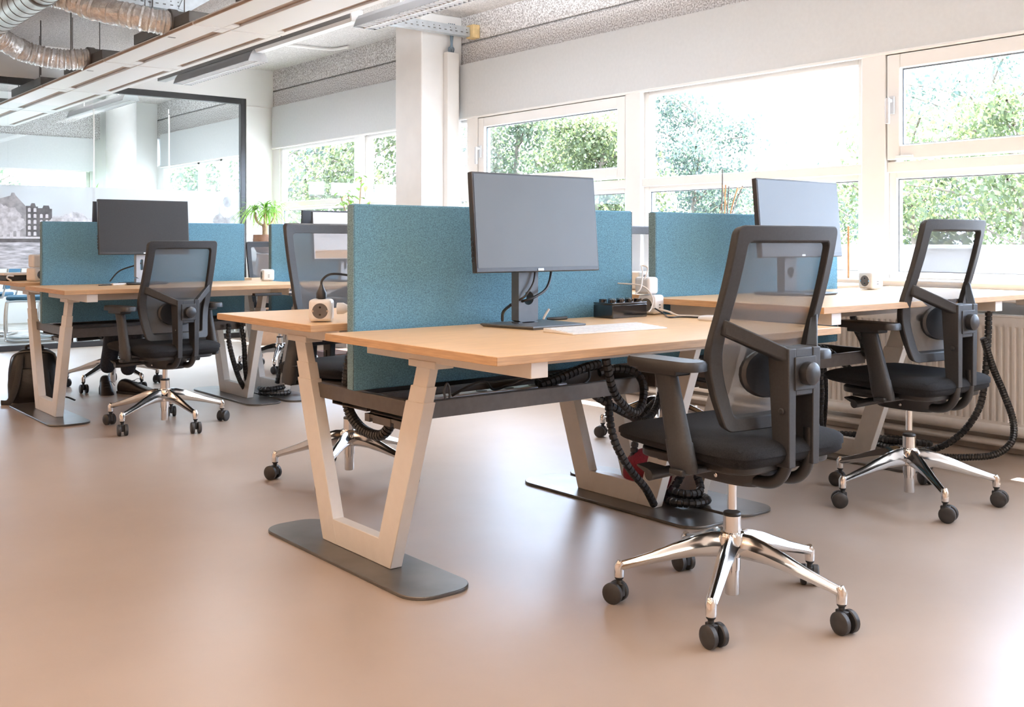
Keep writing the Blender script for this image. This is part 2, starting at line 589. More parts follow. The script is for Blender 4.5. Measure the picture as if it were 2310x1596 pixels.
# columns
struct('column', G().box(4.86, XW, 7.22, 7.62, 0, ZC), M_COLUMN, bevel=0.012, smooth=False)
struct('column', G().lathe([(0.19, 0), (0.19, ZC)], 40, 4.65, 14.0), M_COLUMN)
ct = obj('cable_trunking', G().box(5.085, 5.205, 7.16, 7.22, 0.85, 2.655), M_FRAME, bevel=0.004)
tag(ct, 'white vertical cable trunking on the side of the white column', 'cable trunking')
gcb = G()
for i in range(4):
    x = 5.12 + i * 0.014
    gcb.tube(spline([(x, 7.19, 2.655), (x + 0.004 * (i - 1.5), 7.185, 2.69), (5.135 + 0.004 * i, 7.18, 2.73), (x + 0.006 * (i - 1.5), 7.18, 2.90)], 6), 0.006, 6)
tag(obj('cable_bundle', gcb, mat('blue_grey_cable', (0.16, 0.22, 0.28), 0.5, noise_scale=60, noise_amt=0.1)),
    'blue-grey cable bundle rising from the white trunking beside the column', 'cable')


# ---------------------------------------------------------------- windows (bays between mullions)
MULL = [-2.40, -0.51, 1.38, 3.275, 5.15, 7.03, 8.90, 10.72]
WX0, WX1 = 5.275, 5.35


def frame_rect(g, x0, x1, y0, y1, z0, z1, t):
    g.box(x0, x1, y0, y0 + t, z0, z1)
    g.box(x0, x1, y1 - t, y1, z0, z1)
    g.box(x0, x1, y0 + t, y1 - t, z0, z0 + t)
    g.box(x0, x1, y0 + t, y1 - t, z1 - t, z1)
    return g


wn = 0
for i in range(len(MULL) - 1):
    y0, y1 = MULL[i] + 0.075, MULL[i + 1] - 0.075
    wn += 1
    wdw = sgroup('window_%d' % wn)
    g = frame_rect(G(), WX0 + 0.01, WX1, y0, y1, 1.447, 2.11, 0.045)
    frame_rect(g, WX0 + 0.01, WX1, y0, y1, 0.84, 1.447, 0.045)
    g.box(WX0 - 0.012, WX1, y0, y1, 1.437, 1.495)           # transom bar
    obj('window_frame', g, M_FRAME, wdw, bevel=0.004)
    gk = G()
    frame_rect(gk, WX0 + 0.030, WX0 + 0.045, y0 + 0.045, y1 - 0.045, 0.885, 1.402, 0.006)
    obj('gasket', gk, M_GREY, wdw, smooth=False)
    if i in (2, 4):
        s = obj('sash', frame_rect(G(), WX0 - 0.03, WX0 + 0.035, y0 + 0.004, y1 - 0.01, 1.505, 2.085, 0.078), M_FRAME, wdw, bevel=0.006)
        obj('sash_gasket', frame_rect(G(), WX0 + 0.0, WX0 + 0.012, y0 + 0.08, y1 - 0.086, 1.583, 2.007, 0.008), M_GREY, s, smooth=False)
        hy = y1 - 0.045
        gh = G().box(WX0 - 0.043, WX0 - 0.03, hy - 0.016, hy + 0.016, 1.755, 1.855)
        gh.box(WX0 - 0.075, WX0 - 0.043, hy - 0.008, hy + 0.008, 1.82, 1.838)
        gh.box(WX0 - 0.088, WX0 - 0.07, hy - 0.010, hy + 0.012, 1.70, 1.842)
        obj('window_handle', gh, M_SILVER, s, bevel=0.004)
        for yy in (y0 + 0.12, y1 - 0.12):
            obj('hinge', G().lathe([(0.010, yy - 0.05), (0.010, yy + 0.05)], 10, WX0 - 0.04, 1.516, 'y'), M_FRAME, s)
        obj('pane', G().box(WX0 + 0.012, WX0 + 0.02, y0 + 0.08, y1 - 0.086, 1.583, 2.007), M_GLASS, wdw, smooth=False)
    else:
        obj('pane', G().box(WX0 + 0.035, WX0 + 0.043, y0 + 0.045, y1 - 0.045, 1.49, 2.065), M_GLASS, wdw, smooth=False)
    obj('pane', G().box(WX0 + 0.047, WX0 + 0.055, y0 + 0.045, y1 - 0.045, 0.885, 1.402), M_GLASS, wdw, smooth=False)
for y in MULL[:-1]:
    struct('trim_mullion', G().box(WX0 - 0.03, WX1, y - 0.075, y + 0.075, 0.84, 2.11), M_FRAME, bevel=0.006)
struct('trim_mullion', G().box(WX0 - 0.0, WX1, 10.645, 10.86, 0.84, 2.11), M_FRAME, smooth=False)
struct('trim_window_end', G().box(WX0, WX1, -3.5, -2.475, 0.84, 2.11), M_FRAME, smooth=False)
# meeting-room window beyond the partition on the same facade
wdw = sgroup('window_8')
g = frame_rect(G(), WX0, WX1, 10.94, 14.2, 0.84, 2.11, 0.06)
for yy in (12.2, 12.9):
    g.box(WX0, WX1, yy, yy + 0.06, 0.84, 2.11)
g.box(WX0, WX1, 10.94, 14.2, 1.44, 1.49)
obj('window_frame', g, M_FRAME, wdw, bevel=0.004)
obj('pane', G().box(WX0 + 0.04, WX0 + 0.048, 11.0, 14.14, 0.9, 2.05), M_GLASS, wdw, smooth=False)
struct('trim_window_post', G().box(WX0, WX1, 14.2, 14.7, 0.84, 2.11), M_FRAME, smooth=False)
# far wall window
wdw = sgroup('window_9')
g = G()
for x0, x1 in ((-5.0, -1.4), (-1.4, 0.9), (0.9, 2.65), (2.65, 4.38)):
    gg = g
    g.box(x0, x1, YF + 0.04, YF + 0.1, 1.05, 1.10).box(x0, x1, YF + 0.04, YF + 0.1, 1.99, 2.05)
    g.box(x0, x0 + 0.05, YF + 0.04, YF + 0.1, 1.10, 1.99).box(x1 - 0.05, x1, YF + 0.04, YF + 0.1, 1.10, 1.99)
obj('window_frame', g, M_FRAME, wdw, bevel=0.004)
obj('pane', G().box(-4.95, 4.33, YF + 0.06, YF + 0.068, 1.10, 1.99), M_GLASS, wdw, smooth=False)
# sills
struct('trim_sill', G().box(5.03, XW, -3.5, 7.20, 0.815, 0.85).box(5.03, XW, 7.64, YG - 0.04, 0.815, 0.85).box(5.05, 5.075, -3.5, 7.20, 0.755, 0.815), M_FRAME, bevel=0.006)
struct('trim_sill_far', G().box(5.05, XW, YG + 0.09, YF, 0.815, 0.85), M_FRAME, bevel=0.006)
struct('baseboard_right', G().box(5.18, XW, -3.5, 7.2, 0, 0.085).box(5.18, XW, 7.63, YG - 0.05, 0, 0.085), M_SKIRT, bevel=0.004)

# blinds: cassette-less roller fabric hanging in front of the lintel, a hem bar at its foot
for nm, y0, y1, z0, lab in (('roller_blind', -3.4, 7.205, 2.088, 'long pale roller blind pulled half down above the near row of windows'),
                            ('roller_blind', 7.64, 10.78, 2.088, 'pale roller blind pulled half down between the column and the glass partition wall')):
    t = thing(nm, lab, 'blind', (XW - 0.03, (y0 + y1) / 2, z0), 0, 'roller blinds')
    L = (y1 - y0) / 2
    obj('blind_fabric', G().box(-0.004, 0.002, -L, L, 0.018, 0.475), M_BLIND, t, smooth=False)
    obj('hem_bar', G().lathe([(0.004, -L), (0.0105, -L + 0.004), (0.0105, L - 0.004), (0.004, L)], 10, 0, 0.012, 'y'), M_FRAME, t)
t = thing('roller_blind', 'pale roller blind inside the meeting room on the window side', 'blind', (XW - 0.03, 12.6, 2.07), 0, 'meeting room blinds')
obj('blind_fabric', G().box(-0.004, 0.002, -1.6, 1.6, 0.018, 0.46), M_BLIND, t, smooth=False)
obj('hem_bar', G().lathe([(0.0105, -1.6), (0.0105, 1.6)], 10, 0, 0.012, 'y'), M_FRAME, t)
t = thing('roller_blind', 'pale roller blind on the far wall of the meeting room', 'blind', (1.0, YF - 0.19, 1.97), 0, 'meeting room blinds')
obj('blind_fabric', G().box(-3.3, 3.36, -0.004, 0.002, 0.018, 0.45), M_BLIND, t, smooth=False)
obj('hem_bar', G().lathe([(0.0105, -3.3), (0.0105, 3.3)], 10, 0, 0.012, 'x'), M_FRAME, t)

# ---------------------------------------------------------------- glass partition
gp = sgroup('glass_partition')
g = G()
g.box(-1.0, 2.52, YG - 0.03, YG + 0.03, 2.575, 2.64)
g.box(2.52, 4.90, YG - 0.03, YG + 0.03, 2.575, 2.64)
g.box(4.90, 4.96, YG - 0.03, YG + 0.03, 0.0, 2.64)
g.box(-1.0, 4.90, YG - 0.03, YG + 0.03, 0.0, 0.055)
obj('frame', g, M_FRAMEBLK, gp, bevel=0.004)
for a, b, zt in ((-1.0, 0.98, 2.575), (0.985, 2.53, 2.575), (2.53, 3.33, 2.40), (3.33, 4.10, 2.575), (4.105, 4.90, 2.575)):
    obj('pane', G().box(a, b, YG - 0.005, YG + 0.005, 0.055, zt), M_PGLASS, gp, smooth=False)
for xj in (3.327, 4.10):
    obj('glass_joint', G().box(xj, xj + 0.012, YG - 0.007, YG + 0.007, 0.055, 2.40), M_FRAME, gp, smooth=False)
# frosted film with a printed grey canal view (flat print on the glass)
film = obj('frosted_film', G().box(-0.98, 4.895, YG - 0.0085, YG - 0.0065, 0.795, 1.605), M_FILM, gp, smooth=False)


def flat(name, polys, m, y):
    g = G()
    for P in polys:
        g.prism(P, y, y + 0.0004, 'y')
    return obj(name, g, m, film, smooth=False)


def blob(cx, cz, rx, rz, seed, n=44):
    rr = random.Random(seed)
    return [(cx + rx * math.cos(2 * PI * k / n) * (0.88 + 0.2 * rr.random()), cz + rz * math.sin(2 * PI * k / n) * (0.88 + 0.2 * rr.random())) for k in range(n)]


yp = YG - 0.0095
flat('print_water', [[(-0.97, 0.797), (4.89, 0.797), (4.89, 1.05), (-0.97, 1.05)]], M_PWATER, yp)
flat('print_quay', [[(-0.97, 1.05), (4.89, 1.05), (4.89, 1.062), (3.9, 1.068), (3.2, 1.085), (-0.97, 1.085)]], PRINT[0], yp - 0.0006)
flat('print_gable_house', [[(2.25, 1.085), (2.69, 1.085), (2.69, 1.40), (2.60, 1.50), (2.585, 1.53), (2.56, 1.53), (2.55, 1.50), (2.42, 1.46), (2.25, 1.44)]], PRINT[2], yp - 0.0008)
houses = [(2.69, 2.80, 1.42), (2.80, 2.93, 1.40), (2.93, 3.02, 1.28)]
flat('print_houses', [[(a, 1.085), (b, 1.085), (b, e - 0.02), (b - 0.02, e - 0.02), (b - 0.03, e + 0.012), (a + 0.05, e + 0.012), (a + 0.04, e - 0.015), (a, e - 0.015)] for a, b, e in houses], PRINT[0], yp - 0.0014)
wp = []
for a, b, e in houses:
    for ix in range(2):
        for iz in range(5):
            x = a + 0.03 + ix * 0.052
            z = 1.115 + iz * 0.058
            if z < e - 0.07:
                wp.append([(x - 0.013, z), (x + 0.013, z), (x + 0.013, z + 0.034), (x, z + 0.04), (x - 0.013, z + 0.034)])
for x in (2.50, 2.56, 2.62):
    wp.append([(x - 0.016, 1.10), (x + 0.016, 1.10), (x + 0.016, 1.16), (x - 0.016, 1.16)])
flat('print_windows', wp, PRINT[3], yp - 0.002)
for k, bl in enumerate(((2.40, 1.30, 0.15, 0.13), (2.52, 1.27, 0.13, 0.13), (2.60, 1.23, 0.09, 0.07), (2.44, 1.20, 0.14, 0.09), (3.02, 1.22, 0.13, 0.10), (3.14, 1.24, 0.14, 0.115), (3.26, 1.20, 0.12, 0.10), (2.32, 1.20, 0.10, 0.12))):
    flat('print_tree', [blob(*bl, k + 1)], PRINT[1], yp - 0.0026 - k * 0.0005)
flat('print_boats', [[(2.42, 1.085), (2.95, 1.085), (2.93, 1.105), (2.45, 1.105)], [(3.0, 1.085), (3.5, 1.085), (3.48, 1.10), (3.02, 1.10)]], PRINT[3], yp - 0.0075)
for k, bl in enumerate(((4.72, 1.17, 0.17, 0.10), (4.72, 1.29, 0.13, 0.09), (4.74, 1.40, 0.085, 0.08), (4.75, 1.49, 0.045, 0.06))):
    flat('print_fir', [blob(*bl, k + 11)], PRINT[2] if k % 2 else PRINT[1], yp - 0.003 - k * 0.0005)

# ================================================================ CEILING SERVICES
PX0, PX1, PZ = 2.62, 3.235, 2.45
joints = [3.0, 4.75, 6.5, 8.27, 10.02, 11.8, 13.55]
for i in range(len(joints) - 1):
    y0, y1 = joints[i] + 0.012, joints[i + 1] - 0.012
    t = thing('climate_panel', 'white slotted climate ceiling panel, number %s in the hanging run counted from the far end' % ['six', 'five', 'four', 'three', 'two', 'one'][i], 'ceiling panel',
              (PX0, y0, PZ), 0, 'hanging climate panels')
    L = y1 - y0
    W = PX1 - PX0
    g = G()
    g.box(0, 0.185, 0, L, 0, 0.03)                     # left strip
    g.box(0.255, 0.505, 0, L, -0.004, 0.03)              # centre plate
    g.box(0.565, W, 0, L, 0, 0.03)                     # right strip
    g.box(0.185, 0.255, 0, 0.13, 0, 0.03).box(0.185, 0.255, L - 0.13, L, 0, 0.03)
    g.box(0.505, 0.565, 0, 0.13, 0, 0.03).box(0.505, 0.565, L - 0.13, L, 0, 0.03)
    obj('panel_face', g, M_PANEL, t, bevel=0.003)
    for x0, x1 in ((0.20, 0.24), (0.52, 0.55)):
        obj('air_slot', G().box(x0 - 0.012, x1 + 0.012, 0.13, L - 0.13, 0.012, 0.05), M_SLOT, t, smooth=False)
    obj('panel_edge', G().box(-0.008, -0.001, 0, L, 0.0, 0.016), M_TAN, t, smooth=False)
    obj('plenum', G().box(0.03, 0.58, 0.15, L - 0.55, 0.05, 0.125), M_DGREY, t, bevel=0.004)
    for yy in (0.3, L - 0.7):
        obj('hanger', G().tube([(0.06, yy, 0.12), (0.06, yy, ZC - PZ)], 0.004, 6), M_DGREY, t)

for k, (yc, path, lab) in enumerate((
        (7.02, [(1.99, 7.48, 2.735), (2.10, 7.43, 2.715), (2.24, 7.27, 2.635), (2.42, 7.07, 2.575), (2.58, 7.0, 2.545), (2.69, 7.0, 2.545)],
         'crinkled silver foil duct reaching the climate panel, the nearer of two'),
        (8.78, [(1.92, 8.72, 2.66), (2.06, 8.80, 2.60), (2.22, 8.86, 2.555), (2.42, 8.82, 2.525), (2.58, 8.78, 2.535), (2.69, 8.78, 2.545)],
         'crinkled silver foil duct beyond the first, nearest the glass partition'))):
    t = thing('foil_duct', lab, 'duct', path[-1], 0, 'foil ducts')
    P = [p - Vector(path[-1]) for p in spline(path, 16)]
    g = G()
    rr = [0.082 + 0.006 * math.sin(i * 2.4) + 0.007 * noise.noise((i * 0.6, k * 9.1, 0)) for i in range(len(P))]
    g.tube(P, 0.085, 22, radii=rr)
    for v in g.bm.verts:
        n_ = noise.noise(Vector((v.co.x * 22, v.co.y * 22, v.co.z * 22)) + Vector((k * 7, 0, 0)))
        v.co += Vector((0, 0.4, 1)).normalized() * 0.009 * n_ + Vector((0, 1, 0)) * 0.006 * n_
    obj('foil_hose', g, M_FOIL, t)
    obj('collar', G().lathe([(0.092, -0.055), (0.097, -0.05), (0.097, 0.0), (0.088, 0.005), (0.088, 0.06)], 24, 0, 0, 'x'), M_DGREY, t)
# spiral main duct along the room
t = thing('spiral_duct', 'round galvanised spiral duct running under the grey ceiling', 'duct', (1.93, 4.0, 2.735))
obj('duct_pipe', G().lathe([(0.105, 0.0), (0.105, 9.9)], 28, 0, 0, 'y').move(Matrix.Identity(4)), M_SPIRAL, t)
gs = G()
for k in range(66):
    y = 0.1 + k * 0.15
    gs.lathe([(0.105, y), (0.1085, y + 0.004), (0.105, y + 0.008)], 28, 0, 0, 'y')
obj('seam_rings', gs, M_DGREY, t)['kind'] = 'stuff'
gs = G()
for y in (2.0, 3.35, 4.7, 6.6):
    gs.lathe([(0.106, y), (0.113, y + 0.01), (0.113, y + 0.05), (0.106, y + 0.06)], 28, 0, 0, 'y')
    gs.tube([(0.0, y + 0.03, 0.11), (0.0, y + 0.03, ZC - 2.735)], 0.005, 6)
obj('clamp_band', gs, M_DGREY, t)


def perforated_channel(name, lab, x0, x1, y, z, hgt):
    t = thing(name, lab, 'cable tray', (x0, y, z))
    L = x1 - x0
    g = G().box(0, L, 0, 0.003, 0, hgt).box(0, L, 0, 0.07, -0.003, 0).box(0, L, 0, 0.022, hgt, hgt + 0.003)
    obj('channel', g, M_GALV, t, smooth=False)
    g = G()
    n = int(L / 0.055)
    for i in range(n):
        x = 0.03 + i * 0.055
        g.box(x, x + 0.022, -0.001, 0.0005, hgt * 0.3, hgt * 0.3 + 0.008)
        if i % 3:
            g.box(x, x + 0.01, -0.001, 0.0005, hgt * 0.62, hgt * 0.62 + 0.008)
    obj('slots', g, M_DGREY, t, smooth=False)['kind'] = 'stuff'
    return t


perforated_channel('galvanised_channel', 'perforated galvanised channel running from the lamp to the white column', 4.25, 5.20, 7.0, 2.775, 0.07)
tag(obj('timber_block', G().box(5.205, 5.275, 6.96, 7.06, 2.76, 2.87), M_YELLOW, bevel=0.004), 'small pale timber block at the end of the galvanised channel by the beam', 'timber block')
t = perforated_channel('galvanised_tray', 'perforated galvanised cable tray hung under the grey ceiling above the foil ducts', 1.65, 3.02, 7.62, 2.785, 0.085)
obj('end_bracket', G().prism([(1.30, 0.01), (1.37, -0.01), (1.62, 0.16), (1.60, 0.19), (1.34, 0.10)], -0.008, 0.09, 'y'), M_GALV, t, smooth=False)
obj('hanger', G().tube([(0.3, 0.04, 0.08), (0.3, 0.04, ZC - 2.785)], 0.004, 6).tube([(1.2, 0.04, 0.08), (1.2, 0.04, ZC - 2.785)], 0.004, 6), M_DGREY, t)
for k, (x, y) in enumerate(((2.35, 8.2), (2.75, 7.6), (2.5, 9.6))):
    tag(obj('threaded_rod', G().tube([(x, y, 2.5), (x, y, ZC)], 0.0055, 6), M_DGREY),
        ('thin dark hanging rod between the two foil ducts', 'thin dark hanging rod close above the climate panel edge', 'thin dark hanging rod near the partition above the far foil duct')[k], 'rod', 'hanging rods')
for y in (6.0, 8.9):
    struct('trim_ceiling_joint', G().box(-5.0, 3.6, y, y + 0.02, ZC - 0.004, ZC), M_DGREY, smooth=False)
struct('trim_ceiling_joint', G().box(1.35, 1.37, -3.0, YG - 0.05, ZC - 0.004, ZC), M_DGREY, smooth=False)


def lamp(y0, y1, lab, x_=3.70, pw=9, up=48, col=(0.90, 0.94, 1.0)):
    t = thing('louvre_lamp', lab, 'ceiling lamp', (x_, y0, 2.55), 0, 'grey louvred ceiling lamps')
    L = y1 - y0
    prof = [(0.0, 0.0), (0.008, 0.0), (0.012, 0.012), (0.165, 0.012), (0.169, 0.0), (0.177, 0.0), (0.155, 0.055), (0.135, 0.085), (0.042, 0.085), (0.022, 0.055)]
    obj('lamp_body', G().prism(prof, 0, L, 'y'), M_LAMPSIDE, t, smooth=False)
    obj('end_cap', G().prism([(0.0, -0.001), (0.177, -0.001), (0.155, 0.055), (0.135, 0.087), (0.042, 0.087), (0.022, 0.055)], -0.006, 0.0, 'y').prism([(0.0, -0.001), (0.177, -0.001), (0.155, 0.055), (0.135, 0.087), (0.042, 0.087), (0.022, 0.055)], L, L + 0.006, 'y'), M_SILVER, t, smooth=False)
    g = G()
    n = int(L / 0.05)
    for i in range(n):
        y = 0.02 + i * (L - 0.04) / n
        g.box(0.014, 0.163, y, y + 0.006, -0.004, 0.011)
    g.box(0.083, 0.093, 0, L, -0.004, 0.011)
    obj('louvre', g, M_LOUVRE, t, smooth=False)['kind'] = 'stuff'
    if pw:
        area_light('lamp_light', (x_ + 0.088, (y0 + y1) / 2, 2.54), (0.14, L - 0.1), pw * L, col)
    area_light('ceiling_fill_light', (x_ + 0.088, (y0 + y1) / 2, 2.645), (0.08, L - 0.1), up * L, col, (PI, 0, 0))  # upward fill added to brighten the ceiling and beam
    for yy in (L * 0.2, L * 0.8):
        obj('hanger', G().tube([(0.088, yy, 0.08), (0.088, yy, ZC - 2.55)], 0.004, 6), M_DGREY, t)
    return t


lamp(4.0, 6.34, 'grey louvred strip lamp nearest the camera, just left of the white column', up=70)
lamp(8.04, 9.68, 'grey louvred strip lamp before the glass partition, beside the panel run', up=85, pw=16)
lamp(0.75, 3.1, 'added unseen louvred fill lamp overhead, between the near desks and the windows', pw=0)  # added out of view, carries only the upward fill
lamp(-2.4, 0.0, 'added louvred fill lamp behind the camera on the window side')  # added behind the camera as overhead fill
lamp(11.1, 13.1, 'grey louvred strip lamp inside the meeting room behind the glass', up=30, pw=16)
lamp(-2.4, 0.0, 'added louvred fill lamp behind the camera in the aisle row', 0.7, 5, 26, (1.0, 0.88, 0.76))  # aisle lamp added out of view for warm fill
lamp(0.75, 3.1, 'added unseen louvred fill lamp above the aisle by the camera', 0.7, 5, 26, (1.0, 0.88, 0.76))  # second unseen aisle lamp, added for warm fill
t = thing('lamp_batten', 'plain grey lamp batten between two louvred lamps', 'ceiling lamp', (3.74, 6.45, 2.626))
obj('batten_body', G().box(0, 0.085, 0, 3.75, 0.012, 0.065), M_LAMPSIDE, t, bevel=0.004)
obj('white_cover', G().prism([(0.0, 0.012), (0.012, -0.012), (0.073, -0.012), (0.085, 0.012)], 0, 1.55, 'y'), M_LOUVRE, t, smooth=False)
obj('end_cap', G().box(-0.004, 0.089, -0.02, 0.0, -0.014, 0.07), M_WPLAST, t, bevel=0.004)
for yy in (0.5, 3.0):
    obj('hanger', G().tube([(0.042, yy, 0.06), (0.042, yy, ZC - 2.626)], 0.004, 6), M_DGREY, t)
t = thing('wire_conduit', 'thin white conduit bent along the bright ceiling beside the beam', 'conduit', (0, 0, 0))
obj('conduit_pipe', G().tube(spline([(4.2, 9.3, ZC - 0.02), (4.6, 9.2, ZC - 0.02), (4.98, 9.15, ZC - 0.02), (5.1, 9.1, ZC - 0.02), (5.14, 8.9, ZC - 0.02)], 8), 0.014, 8), M_FRAME, t)

# warm fill lamps added out of view, left of and behind the camera
wi = 0
for x in (-3.4, -1.2):
    for y in (-2.0, 0.6, 3.2, 5.8, 8.4):
        wi += 1
        t = thing('warm_fill_lamp', 'added warm fill lamp out of view, %s row, %s from the back wall' % ('far' if x < -2 else 'near', ('first', 'second', 'third', 'fourth', 'fifth')[int((y + 2.0) / 2.6 + 0.01)]), 'ceiling lamp', (x, y, 2.70), 0, 'added warm fill lamps')
        obj('lamp_body', G().box(-0.09, 0.09, -0.6, 0.6, 0.0, 0.06), M_LAMPSIDE, t, bevel=0.004)
        obj('diffuser', G().box(-0.08, 0.08, -0.59, 0.59, -0.006, 0.0), mat('warm_fill_diffuser', (0.9, 0.8, 0.7), 0.5, emit=(1.0, 0.80, 0.62), estr=2.5, noise_scale=4, noise_amt=0.01), t, smooth=False)
        obj('hanger', G().tube([(0, -0.4, 0.05), (0, -0.4, ZC - 2.70)], 0.004, 6).tube([(0, 0.4, 0.05), (0, 0.4, ZC - 2.70)], 0.004, 6), M_DGREY, t)
        area_light('warm_fill_light', (x, y, 2.688), (0.16, 1.18), 10, (1.0, 0.58, 0.33))
        area_light('warm_fill_uplight', (x, y, 2.765), (0.16, 1.18), 30, (1.0, 0.70, 0.48), (PI, 0, 0))  # added upward fill, warms the ceiling bounce

# ================================================================ BENCH DESKS
BX = (2.405, 3.88)      # bench centres along X: near the aisle, near the windows
BY = (3.037, 6.73)      # bench centres along Y: front row, back row
LEGX = 0.605            # legs stand at +-LEGX from the bench centre
SL = 0.345


def arm_prism(sgn, z0, z1, shrink, cx):
    """leaning leg tube between two heights; sgn -1 = near side"""
    a0, b0 = 0.116 + SL * z0 + shrink, 0.216 + SL * z0 - shrink
    a1, b1 = 0.116 + SL * z1 + shrink, 0.216 + SL * z1 - shrink
    hw = 0.0225 - shrink * 0.6
    g = G()
    g.hexa([(cx - hw, sgn * a0, z0), (cx + hw, sgn * a0, z0), (cx + hw, sgn * b0, z0), (cx - hw, sgn * b0, z0),
            (cx - hw, sgn * a1, z1), (cx + hw, sgn * a1, z1), (cx + hw, sgn * b1, z1), (cx - hw, sgn * b1, z1)])
    return g


def bench(cx, cy, tops, label, w0=0.765, w1=0.745, items=True):
    """tops = ((z, edge offset inner, outer) near, far)"""
    t = thing('bench_desk', label, 'desk', (cx, cy, 0), 0, 'double bench desks')
    for lx in (-LEGX, LEGX):
        dx = 0.008 if lx < 0 else -0.008
        obj('base_plate', G().prism(rrect(lx - 0.125 + dx * 0, lx + 0.11, -0.515, 0.50, 0.085, 8), 0.0, 0.011), M_STEEL, t, bevel=0.0025)
        obj('foot_bar', G().hexa([(lx - 0.0215, -0.135, 0.011), (lx + 0.0215, -0.135, 0.011), (lx + 0.0215, 0.135, 0.011), (lx - 0.0215, 0.135, 0.011),
                                  (lx - 0.0215, -0.155, 0.095), (lx + 0.0215, -0.155, 0.095), (lx + 0.0215, 0.155, 0.095), (lx - 0.0215, 0.155, 0.095)]), M_LEG, t, bevel=0.002)
        for sgn, (zt, yi, yo) in zip((-1, 1), tops):
            zb = zt - 0.024
            leg = obj('leg', arm_prism(sgn, 0.011, 0.56, 0.0, lx), M_LEG, t, bevel=0.0025)
            zm = 0.56 + (zb - 0.05 - 0.56) * 0.40
            obj('middle_tube', arm_prism(sgn, 0.55, zm, 0.006, lx), M_LEG, leg, bevel=0.002)
            obj('inner_tube', arm_prism(sgn, zm - 0.01, zb - 0.012, 0.012, lx), M_LEG, leg, bevel=0.002)
            # rail carrying the top
            y0, y1 = (-yo + 0.02, -yi - 0.04) if sgn < 0 else (yi + 0.04, yo - 0.02)
            rail = G().box(lx - 0.03, lx + 0.03, y0, y1, zb - 0.045, zb)
            ya = sgn * (0.166 + SL * (zb - 0.05))
            rail.box(lx - 0.034, lx + 0.034, ya - 0.085, ya + 0.06, zb - 0.062, zb - 0.04)
            obj('top_rail', rail, M_LEG, t, bevel=0.002)
    for sgn, (zt, yi, yo) in zip((-1, 1), tops):
        y0, y1 = (-yo, -yi) if sgn < 0 else (yi, yo)
        top = obj('tabletop', G().box(-w0, w1, y0, y1, zt - 0.024, zt), M_OAK, t, bevel=0.0015)
        e, z0, z1 = 0.0015, zt - 0.0225, zt - 0.0015
        obj('edge_band', G().box(-w0 - e, -w0, y0, y1, z0, z1).box(w1, w1 + e, y0, y1, z0, z1).box(-w0, w1, y0 - e, y0, z0, z1).box(-w0, w1, y1, y1 + e, z0, z1), M_OAKEDGE, top, smooth=False)
        gb_ = G()
        yb = sgn * (yo - 0.30)
        gb_.box(-LEGX, LEGX, yb - 0.02, yb + 0.02, zt - 0.024 - 0.05, zt - 0.026)
        obj('cross_rail', gb_, M_LEG, t, bevel=0.002)
    # cable tray: two troughs side by side with folded lips, an end bar between the legs
    for sgn in (-1, 1):
        g = G()
        y0, y1 = (-0.245, -0.012) if sgn < 0 else (0.012, 0.245)
        x0, x1 = -LEGX + 0.03, LEGX - 0.08
        g.box(x0, x1, y0, y1, 0.478, 0.481)
        g.box(x0, x1, y0, y0 + 0.003, 0.481, 0.535).box(x0, x1, y1 - 0.003, y1, 0.481, 0.535)
        if sgn < 0:
            g.box(x0, x1, y0, y0 + 0.018, 0.533, 0.536)
        else:
            g.box(x0, x1, y1 - 0.018, y1, 0.533, 0.536)
        obj('cable_tray', g, M_TRAY, t, smooth=False)
    obj('end_bar', G().box(-LEGX + 0.005, -LEGX + 0.03, -0.285, 0.325, 0.497, 0.548), M_TRAY, t, bevel=0.002)
    obj('end_bar', G().box(LEGX - 0.085, LEGX - 0.06, -0.285, 0.325, 0.497, 0.548), M_TRAY, t, bevel=0.002)
    g = G()
    for a, b in ((-0.25, -0.19), (-0.17, -0.06), (-0.04, -0.01)):
        g.box(-LEGX + 0.01, -LEGX + 0.07, a, b, 0.452, 0.478)
    g.box(-LEGX + 0.012, -LEGX + 0.07, -0.25, -0.01, 0.466, 0.478)
    obj('tray_clip', g, M_TRAY, t, smooth=False)
    return t


def divider(cx, cy, label):
    t = thing('desk_divider', label, 'divider', (cx, cy, 0.556), 0, 'teal felt desk dividers')
    obj('felt_panel', G().box(-0.652, 0.652, -0.02, 0.02, 0, 0.622), M_FELT, t, bevel=0.006, seg=3)
    for x in (-0.655, 0.652):
        obj('edge_band', G().box(x, x + 0.003, -0.0185, 0.0185, 0.004, 0.618), M_FELTEDGE, t, smooth=False)
    return t


bench(BX[0], BY[0], ((0.757, 0.050, 0.945), (0.777, 0.050, 0.80)), 'light oak double bench desk nearest the camera with the black brick box on top')
bench(BX[1], BY[0], ((0.820, 0.028, 0.865), (0.830, 0.028, 0.85)), 'light oak double bench desk with raised tops by the radiator and windows', 0.712, 1.10)
bench(BX[0], BY[1], ((0.790, 0.06, 0.86), (0.803, 0.06, 0.83)), 'light oak double bench desk at the back, black backpack beside its leg', 0.755)
bench(BX[1], BY[1], ((0.775, 0.06, 0.86), (0.775, 0.06, 0.83)), 'light oak double bench desk at the back by the windows, monitor with lit page', 0.712)
divider(2.415, BY[0], 'teal felt desk divider behind the nearest monitor and the black brick box')
divider(3.862, BY[0], 'teal felt desk divider on the raised desk near the windows with bare twigs above it')
divider(2.408, BY[1], 'teal felt desk divider at the back, with the dark monitor and occupied seat')
divider(3.915, BY[1], 'teal felt desk divider at the back beside the potted ponytail palm')

